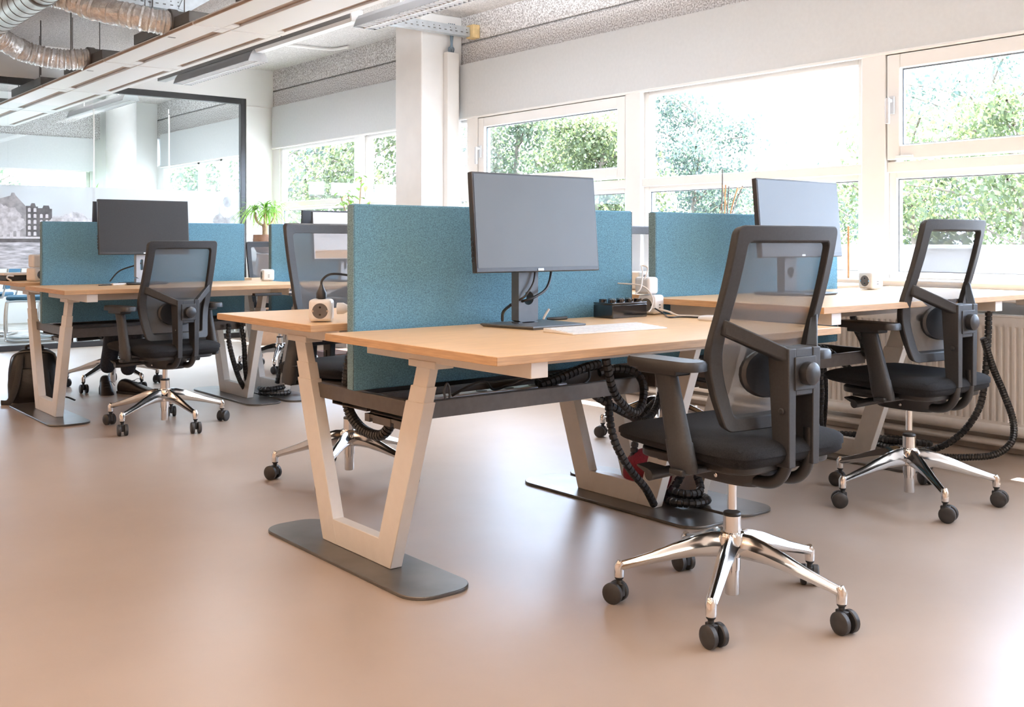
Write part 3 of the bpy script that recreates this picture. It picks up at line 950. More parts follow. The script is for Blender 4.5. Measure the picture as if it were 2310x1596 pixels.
# ---------------------------------------------------------------- things inside the front tray
t = thing('power_strip', 'long silver power strip lying in the cable tray of the nearest desk', 'power strip', (2.15, 2.92, 0.482))
obj('strip_body', G().prism([(-0.035, 0), (0.035, 0), (0.028, 0.045), (-0.028, 0.045)], -0.16, 0.45, 'x'), M_SILVER, t, bevel=0.004)
obj('strip_end', G().prism([(-0.03, 0.006), (0.03, 0.006), (0.012, 0.052), (-0.012, 0.052)], -0.22, -0.16, 'x'), M_SILVER, t, bevel=0.004)
for k in range(4):
    obj('outlet', G().lathe([(0.02, 0.045), (0.02, 0.0465)], 16, -0.05 + k * 0.12, 0), M_SOCKET, t)
t = thing('white_adapter', 'white power adapter brick in the cable tray beside the silver strip', 'adapter', (2.52, 2.86, 0.482))
obj('adapter_body', G().box(-0.10, 0.10, -0.03, 0.03, 0, 0.04), M_WPLAST, t, bevel=0.006)

# ================================================================ CHAIRS
BKF = 0.085      # the whole back sits this far forward of the first draft
PROF = [(y + BKF, z) for y, z in ((-0.305, 1.095), (-0.292, 1.03), (-0.272, 0.95), (-0.248, 0.87), (-0.222, 0.79), (-0.207, 0.72), (-0.207, 0.68), (-0.217, 0.62), (-0.237, 0.545))]
PSP = spline([(0, y, z) for y, z in PROF], 8)
PL = [0.0]
for a, b in zip(PSP[:-1], PSP[1:]):
    PL.append(PL[-1] + (b - a).length)


def back_pt(s, x, off):
    """point on the bent back: s in 0..1 from the top edge down, x sideways, off along the rearward normal"""
    d = max(0.0, min(1.0, s)) * PL[-1]
    i = 0
    while i < len(PL) - 2 and PL[i + 1] < d:
        i += 1
    f = (d - PL[i]) / (PL[i + 1] - PL[i])
    p = PSP[i].lerp(PSP[i + 1], f)
    tn = (PSP[min(i + 1, len(PSP) - 1)] - PSP[max(i - 1, 0)]).normalized()
    nrm = Vector((0, -abs(tn.z), -tn.y if tn.z > 0 else tn.y))
    cur = 0.028 * (x / 0.21) ** 2
    return (x, p.y - off * abs(tn.z) + cur * 0.8, p.z + off * tn.y * (1 if tn.z < 0 else -1))


def half_w(s):
    if s < 0.62:
        return 0.212 + 0.010 * s / 0.62
    return 0.222 - 0.034 * (s - 0.62) / 0.38


def outline(inset_side, inset_top, inset_bot, n=26, nt=8, rad=0.022):
    """closed outline of the back in (x, s), corners rounded"""
    pts = []
    s0, s1 = inset_top, 1 - inset_bot
    ds = rad / PL[-1]

    def corner(sx, sc, a0):
        w_ = half_w(sc) - inset_side - rad
        for k in range(5):
            a = R(a0 + 90 * k / 4)
            pts.append((sx * w_ + rad * math.cos(a), sc - ds * math.sin(a)))
    wt, wb = half_w(s0) - inset_side - rad, half_w(s1) - inset_side - rad
    corner(1, s0 + ds, 0)                      # top right, going left
    for k in range(1, nt):
        pts.append((wt * (1 - 2 * k / nt), s0))
    corner(-1, s0 + ds, 90)
    for k in range(1, n):
        s = s0 + ds + (s1 - s0 - 2 * ds) * k / n
        pts.append((-(half_w(s) - inset_side), s))
    corner(-1, s1 - ds, 180)
    for k in range(1, nt):
        pts.append((wb * (2 * k / nt - 1), s1))
    corner(1, s1 - ds, 270)
    for k in range(1, n):
        s = s1 - ds - (s1 - s0 - 2 * ds) * k / n
        pts.append((half_w(s) - inset_side, s))
    return pts


def seat_mesh():
    g = G()
    nx, ny = 26, 28
    top, bot = [], []
    for j in range(ny + 1):
        v = j / ny
        rt, rb = [], []
        for i in range(nx + 1):
            u = math.sin((i / nx * 2 - 1) * PI / 2)
            vv = math.sin((v * 2 - 1) * PI / 2)
            # superellipse footprint
            a = abs(u) ** 6 + abs(vv) ** 6
            k = 1 / max(1.0, a) ** (1 / 6)
            x, y = u * 0.248 * k, 0.012 + vv * 0.258 * k
            e = max(0.0, 1 - min(1.0, (abs(u) ** 8 + abs(vv) ** 8) ** 0.125) ** 7)
            edge = e ** 0.5
            zc = 0.492 - 0.012 * math.exp(-(x * x + (y + 0.05) ** 2) / 0.02)
            fall = 0.006 * max(0, (vv - 0.55) / 0.45) ** 2
            th = 0.088 - 0.030 * (vv + 1) / 2
            mid = 0.492 - th * 0.5 - fall
            rt.append(g.bm.verts.new((x, y, mid + (zc - fall - mid) * edge)))
            rb.append(g.bm.verts.new((x * 0.985, y * 0.985, mid - (th * 0.5) * edge)))
        top.append(rt)
        bot.append(rb)
    for j in range(ny):
        for i in range(nx):
            g.bm.faces.new((top[j][i], top[j][i + 1], top[j + 1][i + 1], top[j + 1][i]))
            g.bm.faces.new((bot[j][i], bot[j + 1][i], bot[j + 1][i + 1], bot[j][i + 1]))
    bmesh.ops.remove_doubles(g.bm, verts=g.bm.verts, dist=0.0004)
    # close the rim
    edges = [e for e in g.bm.edges if e.is_boundary]
    bmesh.ops.bridge_loops(g.bm, edges=edges)
    return g


def make_chair(label, seat_m=M_SEAT):
    t = thing('office_chair', label, 'chair', (0, 0, 0), 0, 'black mesh office chairs')
    # --- base (turns on its own)
    obj('base_hub', G().lathe([(0.02, 0.142), (0.040, 0.150), (0.042, 0.20), (0.034, 0.214), (0.026, 0.216), (0.0255, 0.262), (0.022, 0.263)], 28), M_CHROME, t)
    obj('hub_ring', G().lathe([(0.0145, 0.262), (0.0255, 0.2625), (0.0265, 0.267), (0.0235, 0.272), (0.0145, 0.272)], 28), M_BLACK, t)
    obj('lower_tube', G().lathe([(0.019, 0.034), (0.0205, 0.036), (0.0205, 0.105), (0.0235, 0.106), (0.0245, 0.145)], 28), M_CHROME, t)
    for k in range(5):
        a = 2 * PI * k / 5
        M = Matrix.Rotation(a, 4, 'Z')
        g = G()
        path = [(0.022, 0.178, 0.026, 0.036), (0.06, 0.178, 0.026, 0.036), (0.11, 0.170, 0.024, 0.030), (0.17, 0.154, 0.021, 0.024), (0.23, 0.135, 0.0185, 0.018), (0.293, 0.117, 0.0165, 0.0145), (0.319, 0.109, 0.0155, 0.0145)]
        rings = []
        for (r, z, hw, hh) in path:
            ring = []
            for j in range(14):
                b = 2 * PI * j / 14
                cy, sz = math.cos(b), math.sin(b)
                wv = hw * (0.62 if sz > 0.2 else 1.0) * cy
                ring.append((r, wv, z + hh * sz * (1.0 if sz > 0 else 1.0)))
            rings.append(ring)
        g.loft(rings)
        g.tube([(0.320, 0, 0.122), (0.325, 0, 0.110), (0.325, 0, 0.078)], 0.0155, 14, radii=[0.011, 0.0155, 0.0145])
        obj('base_arm', g.move(M), M_CHROME, t)
        # caster: hood on a stem with two wheels
        sw = PI + [0.75, 0.25, -0.55, 0.9, -0.35][k]
        MC = M @ Matrix.Translation((0.325, 0, 0)) @ Matrix.Rotation(sw, 4, 'Z')
        g = G().lathe([(0.0085, 0.045), (0.0085, 0.07), (0.013, 0.072), (0.013, 0.079)], 12)
        g.box(-0.020, 0.016, -0.0075, 0.0075, 0.022, 0.060)
        c = obj('caster', g.move(MC), M_BLACKM, t, bevel=0.003)
        for sx in (-1, 1):
            g = G().lathe([(0.010, sx * 0.009), (0.0285, sx * 0.009), (0.031, sx * 0.012), (0.031, sx * 0.024), (0.027, sx * 0.0275), (0.012, sx * 0.029)], 24, -0.012, 0.031, 'y')
            obj('wheel', g.move(MC), M_RUBBER, c)
    # --- upper part
    obj('gas_column', G().lathe([(0.0135, 0.245), (0.0135, 0.345), (0.017, 0.346), (0.017, 0.40)], 20), M_CHROME, t)
    g = G()
    rings = []
    for z, sx, sy, oy in ((0.332, 0.03, 0.05, 0), (0.336, 0.075, 0.125, -0.005), (0.352, 0.088, 0.145, 0.0), (0.385, 0.092, 0.15, 0.01), (0.402, 0.10, 0.17, 0.02), (0.414, 0.13, 0.19, 0.03)):
        rings.append([(sx * math.copysign(abs(math.cos(2 * PI * j / 28)) ** 0.6, math.cos(2 * PI * j / 28)),
                       oy + sy * math.copysign(abs(math.sin(2 * PI * j / 28)) ** 0.7, math.sin(2 * PI * j / 28)), z) for j in range(28)])
    obj('mechanism', g.loft(rings), M_BLACK, t)
    obj('rivet', G().lathe([(0.006, -0.0895), (0.006, -0.0925), (0.003, -0.0935)], 12, -0.02, 0.0, 'x').move(Matrix.Translation((0, 0, 0.358))), M_CHROME, t)
    obj('seat_pan', G().prism(rrect(-0.205, 0.205, -0.21, 0.20, 0.07), 0.398, 0.424), M_BLACK, t, bevel=0.006)
    obj('seat_slide', G().box(-0.12, 0.12, 0.02, 0.185, 0.372, 0.40).box(-0.15, 0.15, 0.06, 0.165, 0.386, 0.40), M_BLACK, t, bevel=0.004)
    obj('seat', seat_mesh(), seat_m, t)
    # levers
    for sx in (-1, 1):
        g = G().tube([(sx * 0.085, 0.06, 0.368), (sx * 0.16, 0.07, 0.367), (sx * 0.262, 0.075, 0.364)], 0.016, 14, radii=[0.013, 0.015, 0.016])
        g.hexa([(sx * 0.20, 0.072, 0.367), (sx * 0.262, 0.076, 0.364), (sx * 0.268, 0.115, 0.384), (sx * 0.225, 0.110, 0.386),
                (sx * 0.20, 0.072, 0.382), (sx * 0.262, 0.076, 0.381), (sx * 0.268, 0.115, 0.389), (sx * 0.225, 0.110, 0.391)])
        obj('lever', g, M_BLACK, t)
    # --- back
    O_ = outline(0.0, 0.0, 0.0)
    I_ = outline(0.042, 0.078, 0.066, rad=0.016)
    obj('back_frame', G().ring_plate(O_, I_, lambda p: back_pt(p[1], p[0], -0.012), lambda p: back_pt(p[1], p[0], 0.014)), M_BLACKM, t, bevel=0.004)
    g = G()
    V = []
    ns, nx = 30, 12
    for j in range(ns + 1):
        s = 0.05 + (0.965 - 0.05) * j / ns
        V.append([g.bm.verts.new(back_pt(s, (half_w(s) - 0.018) * (2 * i / nx - 1), -0.0115)) for i in range(nx + 1)])
    for j in range(ns):
        for i in range(nx):
            g.bm.faces.new((V[j][i], V[j][i + 1], V[j + 1][i + 1], V[j + 1][i]))
    obj('mesh_panel', g, M_MESH, t)
    # lumbar pad behind the mesh
    g = G()
    rings = []
    for off in (0.008, 0.012, 0.022, 0.030):
        k = 1.0 if off in (0.012, 0.022) else 0.93
        ring = []
        for j in range(24):
            a = 2 * PI * j / 24
            ring.append(back_pt(0.735 + 0.115 * k * math.sin(a) * (1.0 if math.sin(a) > 0 else 1.0), 0.118 * k * math.copysign(abs(math.cos(a)) ** 0.7, math.cos(a)), off))
        rings.append(ring)
    obj('lumbar_pad', g.loft(rings), M_BLACK, t)
    # Y brace, spine block and posts
    BM = Matrix.Translation((0, BKF, 0))
    for sx in (-1, 1):
        A = Vector(back_pt(0.50, sx * 0.200, 0.012))
        B = Vector((sx * 0.058, -0.318 + BKF, 0.752))
        g = G()
        d = Vector((0, 0, 0.021))
        n1, n2 = Vector((0, -0.008, 0)), Vector((0, 0.014, 0))
        n3, n4 = Vector((0, -0.020, 0)), Vector((0, 0.020, 0))
        P = [A - d + n1, B - d * 1.1 + n3, B - d * 1.1 + n4, A - d + n2, A + d * 1.15 + n1, B + d * 0.8 + n3, B + d * 0.8 + n4, A + d * 1.15 + n2]
        obj('back_brace', g.hexa([tuple(p) for p in P]), M_BLACKM, t, bevel=0.005)
        g = G().hexa([(sx * 0.036, -0.338, 0.448), (sx * 0.064, -0.338, 0.448), (sx * 0.064, -0.285, 0.448), (sx * 0.036, -0.285, 0.448),
                      (sx * 0.036, -0.340, 0.768), (sx * 0.068, -0.340, 0.768), (sx * 0.068, -0.268, 0.768), (sx * 0.036, -0.268, 0.768)])
        g.lathe([(0.009, 0.066), (0.009, 0.0715), (0.004, 0.072)], 12, -0.316, 0.60, 'x') if sx > 0 else g.lathe([(0.009, -0.066), (0.009, -0.0715), (0.004, -0.072)], 12, -0.316, 0.60, 'x')
        obj('spine_post', g.move(BM), M_BLACKM, t, bevel=0.004)
        pts = spline([(sx * 0.047, -0.233, 0.51), (sx * 0.047, -0.233, 0.455), (sx * 0.047, -0.224, 0.400), (sx * 0.047, -0.190, 0.365), (sx * 0.047, -0.13, 0.356), (sx * 0.047, -0.03, 0.362)], 7)
        obj('back_tube', G().tube(pts, 0.0165, 12, flat=(0.92, 1.05)), M_BLACK, t)
    obj('spine_block', G().box(-0.037, 0.037, -0.338, -0.275, 0.640, 0.768).move(BM), M_BLACKM, t, bevel=0.004)
    obj('cover_plate', G().box(-0.044, 0.044, -0.3435, -0.337, 0.655, 0.745).move(BM), M_BLACKM, t, bevel=0.002)
    obj('lumbar_knob', G().lathe([(0.030, -0.343), (0.032, -0.352), (0.031, -0.367), (0.022, -0.374), (0.006, -0.375)], 28, 0.0, 0.700, 'y').move(BM), M_BLACK, t)
    # --- armrests
    for sx in (-1, 1):
        g = G()
        rings = []
        for (y, z, hw, hd) in ((-0.070, 0.400, 0.017, 0.042), (-0.064, 0.420, 0.020, 0.047), (-0.050, 0.478, 0.020, 0.044), (-0.0495, 0.480, 0.0185, 0.042), (-0.018, 0.60, 0.018, 0.037), (0.002, 0.668, 0.019, 0.037)):
            rings.append([(sx * 0.270 + hw * math.copysign(abs(math.cos(2 * PI * j / 20)) ** 0.7, math.cos(2 * PI * j / 20)),
                           y + hd * math.copysign(abs(math.sin(2 * PI * j / 20)) ** 0.7, math.sin(2 * PI * j / 20)), z) for j in range(20)])
        arm = obj('armrest', g.loft(rings), M_BLACKM, t)
        pad = rrect(sx * 0.268 - 0.045, sx * 0.268 + 0.045, -0.13, 0.13, 0.038, 6)
        g = G()
        g.loft([[(p[0], p[1], 0.672) for p in pad], [(p[0], p[1], 0.690) for p in pad],
                [(sx * 0.268 + (p[0] - sx * 0.268) * 0.90, p[1] * 0.97, 0.698) for p in pad]])
        obj('arm_pad', g, M_BLACK, arm)
        obj('pad_slide', G().box(sx * 0.27 - 0.03, sx * 0.27 + 0.03, -0.065, 0.08, 0.656, 0.674), M_BLACK, arm, bevel=0.004)
        obj('arm_bracket', G().box(min(sx * 0.10, sx * 0.30), max(sx * 0.10, sx * 0.28), -0.09, -0.04, 0.392, 0.410), M_BLACK, t, bevel=0.004)
    return t


LOWER = ('base_hub', 'hub_ring', 'lower_tube', 'base_arm', 'caster')
chair0 = make_chair('')
BACK = ('back_frame', 'mesh_panel', 'lumbar_pad', 'back_brace', 'spine_post', 'spine_block', 'cover_plate', 'lumbar_knob')
specs = [   # x, y, turn, base turn, seat lift, back lift, label
    (2.387, 1.944, R(-2), R(-6.4), 0.035, -0.002, 'black mesh office chair nearest the camera, its back to us, at the front desk'),
    (3.92, 2.284, R(-3), R(17), 0.042, 0.042, 'black mesh office chair in front of the white radiator, raised high'),
    (2.36, 4.08, R(186), R(4), 0.04, 0.04, 'black mesh office chair facing us behind the nearest white socket cube'),
    (2.20, 5.883, R(9), R(-9), 0.0, -0.038, 'black mesh office chair with its back to us at the far desk by the backpack'),
    (2.5, 7.71, R(176), R(0), 0.0, -0.04, 'black office chair under the person seated behind the dark monitor'),
    (4.19, 3.90, R(180), R(6), 0.045, 0.045, 'grey-backed office chair glimpsed in the gap between the two front dividers'),
    (3.93, 7.93, R(178), R(20), 0.0, -0.04, 'office chair far back by the windows, only its chrome base showing'),
]
chairs = [chair0] + [copy_tree(chair0) for _ in specs[1:]]
for c, (x, y, rz, brz, dz, bdz, lab) in zip(chairs, specs):
    c.location = (x, y, 0)
    c.rotation_euler = (0, 0, rz)
    c['label'] = lab
    for ch in c.children:
        nm = ch.name.split('.')[0]
        if nm in LOWER:
            ch.rotation_euler = (0, 0, brz - rz)
        else:
            ch.location = (0, 0, bdz if nm in BACK else dz)

# ================================================================ MONITORS
def monitor(x, y, ztop, zbot, w_, label, desk_z, screen_m, stand, rz=0.0, tilt=R(4), page=False, badge=True):
    """x,y = centre of the panel on plan, front faces -y before turning"""
    t = thing('monitor', label, 'monitor', (x, y, desk_z), rz, 'desktop monitors')
    h = ztop - zbot
    T = Matrix.Translation((0, 0, zbot - desk_z)) @ Matrix.Rotation(-tilt, 4, 'X')
    g = G().box(-w_ / 2, w_ / 2, -0.012, 0.012, 0, h)
    g.box(-w_ * 0.36, w_ * 0.36, 0.012, 0.032, h * 0.14, h * 0.80)
    hs = obj('housing', g.move(T), M_BEZEL, t, bevel=0.003)
    sc = obj('screen', G().box(-w_ / 2 + 0.007, w_ / 2 - 0.007, -0.0135, -0.0118, 0.016, h - 0.007).move(T), screen_m, t, smooth=False)
    if badge:
        obj('badge', G().box(-0.012, 0.012, -0.0142, -0.0125, 0.004, 0.011).move(T), M_LABEL, hs, smooth=False)
    g = G()
    for k in range(5):
        g.box(-w_ / 2 - 0.004, -w_ / 2, -0.004, 0.006, 0.035 + k * 0.018, 0.046 + k * 0.018)
    obj('side_buttons', g.move(T), M_BEZEL, hs, smooth=False)
    # stand: column with a round cable hole, foot plate
    cw = 0.044
    cy = 0.075
    zc = zbot - desk_z
    if stand == 'dark':
        n = 28
        hole = [(0.024 * math.cos(2 * PI * k / n), 0.098 + 0.024 * math.sin(2 * PI * k / n)) for k in range(n)]
        outer = []
        for k in range(n):
            a = 2 * PI * k / n
            c_, s_ = math.cos(a), math.sin(a)
            k_ = 1 / max(abs(c_) / cw, abs(s_) / 0.10)
            outer.append((k_ * c_, 0.112 + k_ * s_))
        g = G().ring_plate(outer, hole, lambda p: (p[0], cy - 0.02, p[1]), lambda p: (p[0], cy + 0.02, p[1]))
        g.box(-cw, cw, cy - 0.02, cy + 0.02, 0.212, zc + 0.16)
        g.box(-cw, cw, cy - 0.02, cy + 0.02, 0.011, 0.0152)
        col = obj('stand_column', g, M_GREY, t, smooth=False)
    else:
        n = 28
        outer, hole = [], []
        for k in range(n):
            a = 2 * PI * k / n
            c_, s_ = math.cos(a), math.sin(a)
            k_ = 1 / max(abs(c_) / 0.034, abs(s_) / 0.08)
            outer.append((k_ * c_, 0.115 + k_ * s_))
            hole.append((0.010 * c_, 0.12 + (0.024 if s_ > 0 else -0.024) + 0.010 * s_))
        g = G().ring_plate(outer, hole, lambda p: (p[0], cy - 0.02, p[1]), lambda p: (p[0], cy + 0.02, p[1]))
        g.box(-0.034, 0.034, cy - 0.02, cy + 0.02, 0.195, zc + 0.16)
        g.box(-0.034, 0.034, cy - 0.02, cy + 0.02, 0.010, 0.035)
        obj('stand_column', g, M_SILVER, t, smooth=False)
    obj('stand_neck', G().box(-0.035, 0.035, 0.03, cy + 0.005, zc + 0.09, zc + 0.16), M_BEZEL, t, bevel=0.004)
    foot = [(-0.145, 0.145), (0.145, 0.145), (0.135, -0.095), (-0.105, -0.095)] if stand == 'dark' else rrect(-0.13, 0.13, -0.08, 0.13, 0.03)
    g = G()
    g.loft([[(p[0] * 0.94, p[1] * 0.94, 0) for p in foot], [(p[0], p[1], 0.008) for p in foot], [(p[0] * 0.985, p[1] * 0.985, 0.012) for p in foot]])
    obj('stand_foot', g, M_GREY if stand == 'dark' else M_BEZEL, t, smooth=False)
    return t, sc, T


WM = 0.555
monitor(2.335, 2.745, 1.285, 0.948, WM, 'dark monitor on a slim stand with round cable hole, on the nearest desk', 0.757, M_SCREEN, 'dark', tilt=R(5))
monitor(3.845, 2.75, 1.322, 0.985, 0.585, 'pale reflecting monitor on the raised desk behind the nearest chair', 0.82, M_SCREEN, 'dark', tilt=R(5))
monitor(2.287, 6.45, 1.312, 0.975, 0.56, 'dark grey monitor on a silver stand at the far desk, before the black chair', 0.79, mat('matt_screen', (0.024, 0.026, 0.029), 0.6, spec=0.35, noise_scale=200, noise_amt=0.1), 'silver', tilt=R(5))
monitor(2.42, 7.02, 1.318, 0.98, 0.56, 'monitor turned away from us, just showing past the left edge of the dark grey one', 0.803, M_SCREEN, 'silver', rz=PI, tilt=R(5))
t, sc, T = monitor(3.73, 6.45, 1.265, 0.92, 0.57, 'monitor showing a lit white page with grey lines, seen through a chair back', 0.775, M_PAGE, 'silver', tilt=R(4), badge=False)
g = G()
for k in range(12):
    zz = 0.30 - k * 0.0135
    g.box(-0.22, -0.22 + 0.18 + 0.16 * ((k * 7) % 5) / 5, -0.0142, -0.0134, zz, zz + 0.0035)
obj('text_lines', g.move(T), M_PGREY, sc, smooth=False)
obj('colour_band', G().box(-0.27, 0.27, -0.0142, -0.0134, 0.02, 0.075).move(T), M_PORANGE, sc, smooth=False)
monitor(3.93, 7.02, 1.29, 0.95, 0.57, 'monitor seen from behind above the divider, beside the one with the lit page', 0.775, M_SCREEN, 'silver', rz=PI, tilt=R(4))


def cable(name, lab, pts, r, m, cat='cable', n=8, group=None):
    p0 = Vector(pts[0])
    t = obj(name, G().tube(spline([Vector(p) - p0 for p in pts], n), r, 8), m)
    t.location = p0
    tag(t, lab, cat, group)
    return t


# monitor cables of the nearest desk
cable('monitor_cable', 'black cable looping from the nearest monitor through the round hole of its stand', [(2.357, 2.79, 0.955), (2.345, 2.785, 0.91), (2.312, 2.785, 0.868), (2.295, 2.80, 0.85), (2.30, 2.85, 0.83)], 0.0038, M_CABLE)
cable('monitor_cable', 'second black cable swinging wide below the nearest monitor to the stand hole', [(2.432, 2.79, 0.955), (2.42, 2.785, 0.915), (2.394, 2.78, 0.882), (2.345, 2.78, 0.859), (2.312, 2.79, 0.848), (2.30, 2.83, 0.838)], 0.0048, M_CABLE)
cable('monitor_cable', 'short black cable slanting to the desktop behind the nearest monitor stand', [(2.305, 2.86, 0.83), (2.325, 2.93, 0.80), (2.365, 2.985, 0.765)], 0.0055, M_CABLE)
cable('monitor_cable', 'black cables curving behind the silver stand of the far grey monitor', [(2.30, 6.55, 0.92), (2.27, 6.58, 0.905), (2.19, 6.63, 0.87), (2.14, 6.655, 0.805)], 0.0045, M_CABLE)

# ================================================================ DESK-TOP THINGS
def socket_cube(x, y, z, rz, s, label, front=True, usb=False, left=False):
    t = thing('socket_cube', label, 'power socket', (x, y, z), rz, 'white socket cubes')
    h = s / 2
    obj('cube_body', G().box(-h, h, -h, h, 0.003, s), M_WPLAST, t, bevel=0.012, seg=4)
    for fx in ([1] if left else ([0] if front else [])):
        M = Matrix.Rotation(-PI / 2 * fx, 4, 'Z')
        g = G().lathe([(0.0265, -h - 0.0008), (0.0265, -h + 0.001)], 28, 0, s * 0.5, 'y')
        obj('socket_well', g.move(M), M_SOCKET, t)
        g = G().lathe([(0.0285, -h - 0.0002), (0.0285, -h - 0.0014), (0.0265, -h - 0.0014), (0.0265, -h - 0.0002)], 28, 0, s * 0.5, 'y')
        obj('socket_rim', g.move(M), M_WPLAST, t)
        g = G().lathe([(0.0035, -h - 0.0016), (0.0035, -h)], 10, 0, s * 0.5 - 0.0125, 'y').lathe([(0.0035, -h - 0.0016), (0.0035, -h)], 10, 0, s * 0.5 + 0.0125, 'y')
        obj('pin_hole', g.move(M), M_GLOSSBLACK, t)
        obj('earth_clip', G().box(-0.028, -0.022, -h - 0.002, -h, s * 0.5 - 0.003, s * 0.5 + 0.003).box(0.022, 0.028, -h - 0.002, -h, s * 0.5 - 0.003, s * 0.5 + 0.003).move(M), M_CHROME, t, smooth=False)
    if usb:
        obj('usb_slot', G().box(-0.006, 0.006, -h - 0.0008, -h + 0.0005, 0.026, 0.030).box(-0.006, 0.006, -h - 0.0008, -h + 0.0005, 0.038, 0.042), M_SOCKET, t, smooth=False)
    return t


CU = 0.078
c1 = socket_cube(1.742, 3.20, 0.777, R(-36), CU, 'white socket cube with one grey socket and black plug, on the front desk corner')
c1.scale = (1.0, 1.0, 1.0)
cp = thing('power_plug', 'black plug and cord pushed into the top of the nearest socket cube', 'plug', (1.742, 3.20, 0.777 + CU))
obj('plug_body', G().lathe([(0.008, 0.0), (0.018, 0.002), (0.018, 0.02), (0.009, 0.038), (0.005, 0.05)], 14), M_CABLE, cp)
obj('plug_cord', G().tube(spline([(0, 0, 0.045), (0.003, 0, 0.065), (0.03, -0.01, 0.085), (0.09, -0.03, 0.08), (0.16, -0.06, 0.055)], 8), 0.0042, 8), M_CABLE, cp)
cp = thing('power_plug', 'white plug with drooping cord in the side of the nearest socket cube', 'plug', (1.792, 3.175, 0.777 + 0.045))
obj('plug_body', G().lathe([(0.020, -0.002), (0.020, 0.018), (0.012, 0.034), (0.006, 0.045)], 14, 0, 0, 'x').move(Matrix.Rotation(R(-40), 4, 'Z')), M_WPLAST, cp)
obj('plug_cord', G().tube(spline([(0.035, -0.03, 0), (0.055, -0.042, -0.004), (0.068, -0.05, -0.02), (0.07, -0.045, -0.0405), (0.09, -0.01, -0.0405)], 8), 0.0042, 8), M_WCABLE, cp)

socket_cube(3.105, 2.945, 0.757, R(14), 0.080, 'white socket cube behind the black brick box, lower of the stacked pair', left=True, usb=True)
socket_cube(3.092, 2.958, 0.757 + 0.080, R(10), 0.072, 'plain white cube stacked on the socket cube behind the black brick box', front=False)
socket_cube(3.50, 3.41, 0.830, R(10), 0.085, 'white socket cube with a plug seen in the gap between the two front dividers')
socket_cube(4.56, 2.86, 0.820, R(-8), 0.085, 'white socket cube on the raised desk below the window sill', usb=True, left=True)
socket_cube(3.13, 6.50, 0.790, R(-12), 0.078, 'white socket cube at the far right end of the back desk, beside the palm', usb=True, left=True)
socket_cube(1.80, 7.02, 0.803, R(25), 0.085, 'white socket cube, lower of the stacked pair on the back desk end')
socket_cube(1.805, 7.01, 0.803 + 0.085, R(5), 0.085, 'blank white cube stacked on top of the socket cube on the back desk end', front=False)
t = thing('docking_box', 'small white-lidded black dock beside the stacked cubes on the back desk', 'dock', (1.74, 7.24, 0.803), R(10))
obj('dock_body', G().box(-0.09, 0.09, -0.06, 0.06, 0, 0.035), M_BLACK, t, bevel=0.004)
obj('dock_lid', G().box(-0.11, 0.10, -0.07, 0.07, 0.036, 0.052), M_WPLAST, t, bevel=0.004)
cable('white_lead', 'white cord drooping from the stacked cubes on the back desk', [(1.83, 6.97, 0.83), (1.86, 6.95, 0.84), (1.9, 6.93, 0.82), (1.92, 6.94, 0.809)], 0.006, M_WCABLE)
cable('white_lead', 'white cord hooking over the back desk beside the small dock', [(1.70, 7.16, 0.835), (1.66, 7.12, 0.838), (1.645, 7.08, 0.825), (1.66, 7.04, 0.81)], 0.005, M_WCABLE)

# black storage brick with studs
t = thing('storage_brick', 'black glossy storage box shaped like a toy brick with round studs', 'storage box', (2.897, 2.912, 0.757), R(2))
g = G().box(-0.098, 0.098, -0.052, 0.052, 0.0, 0.052)
obj('box_body', g, M_GLOSSBLACK, t, bevel=0.003)
obj('box_lid', G().box(-0.0985, 0.0985, -0.0525, 0.0525, 0.053, 0.060), M_GLOSSBLACK, t, bevel=0.003)
for i in range(4):
    for j in range(2):
        obj('stud', G().lathe([(0.0155, 0.060), (0.0155, 0.071), (0.014, 0.0725)], 20, -0.073 + i * 0.0487, -0.0245 + j * 0.049), M_GLOSSBLACK, t)
# keyboard
t = thing('keyboard', 'slim white keyboard lying on the nearest desk in front of the monitor', 'keyboard', (2.427, 2.505, 0.757), R(-2))
obj('keyboard_base', G().hexa([(-0.21, -0.075, 0), (0.21, -0.075, 0), (0.21, 0.075, 0), (-0.21, 0.075, 0),
                               (-0.21, -0.075, 0.004), (0.21, -0.075, 0.004), (0.21, 0.075, 0.013), (-0.21, 0.075, 0.013)]), M_WPLAST, t, bevel=0.002)
kx = G()
for r_ in range(5):
    for c_ in range(18):
        x0 = -0.203 + c_ * 0.0226
        y0 = -0.068 + r_ * 0.0275
        z0 = 0.0042 + (y0 + 0.075) / 0.15 * 0.009
        kx.box(x0, x0 + 0.0212, y0, y0 + 0.0258, z0, z0 + 0.0016)
obj('keys', kx, M_WPLAST, t, smooth=False)['kind'] = 'stuff'
# mouse
t = thing('mouse', 'flat white computer mouse on the nearest desk beside the chair back', 'mouse', (3.02, 2.56, 0.757), R(5))
g = G()
rings = []
for z, k in ((0.0, 0.92), (0.006, 1.0), (0.013, 0.93), (0.018, 0.7), (0.0205, 0.35)):
    rings.append([(0.030 * k * math.cos(2 * PI * j / 24), 0.056 * k * math.sin(2 * PI * j / 24), z) for j in range(24)])
obj('mouse_shell', g.loft(rings), M_WPLAST, t)
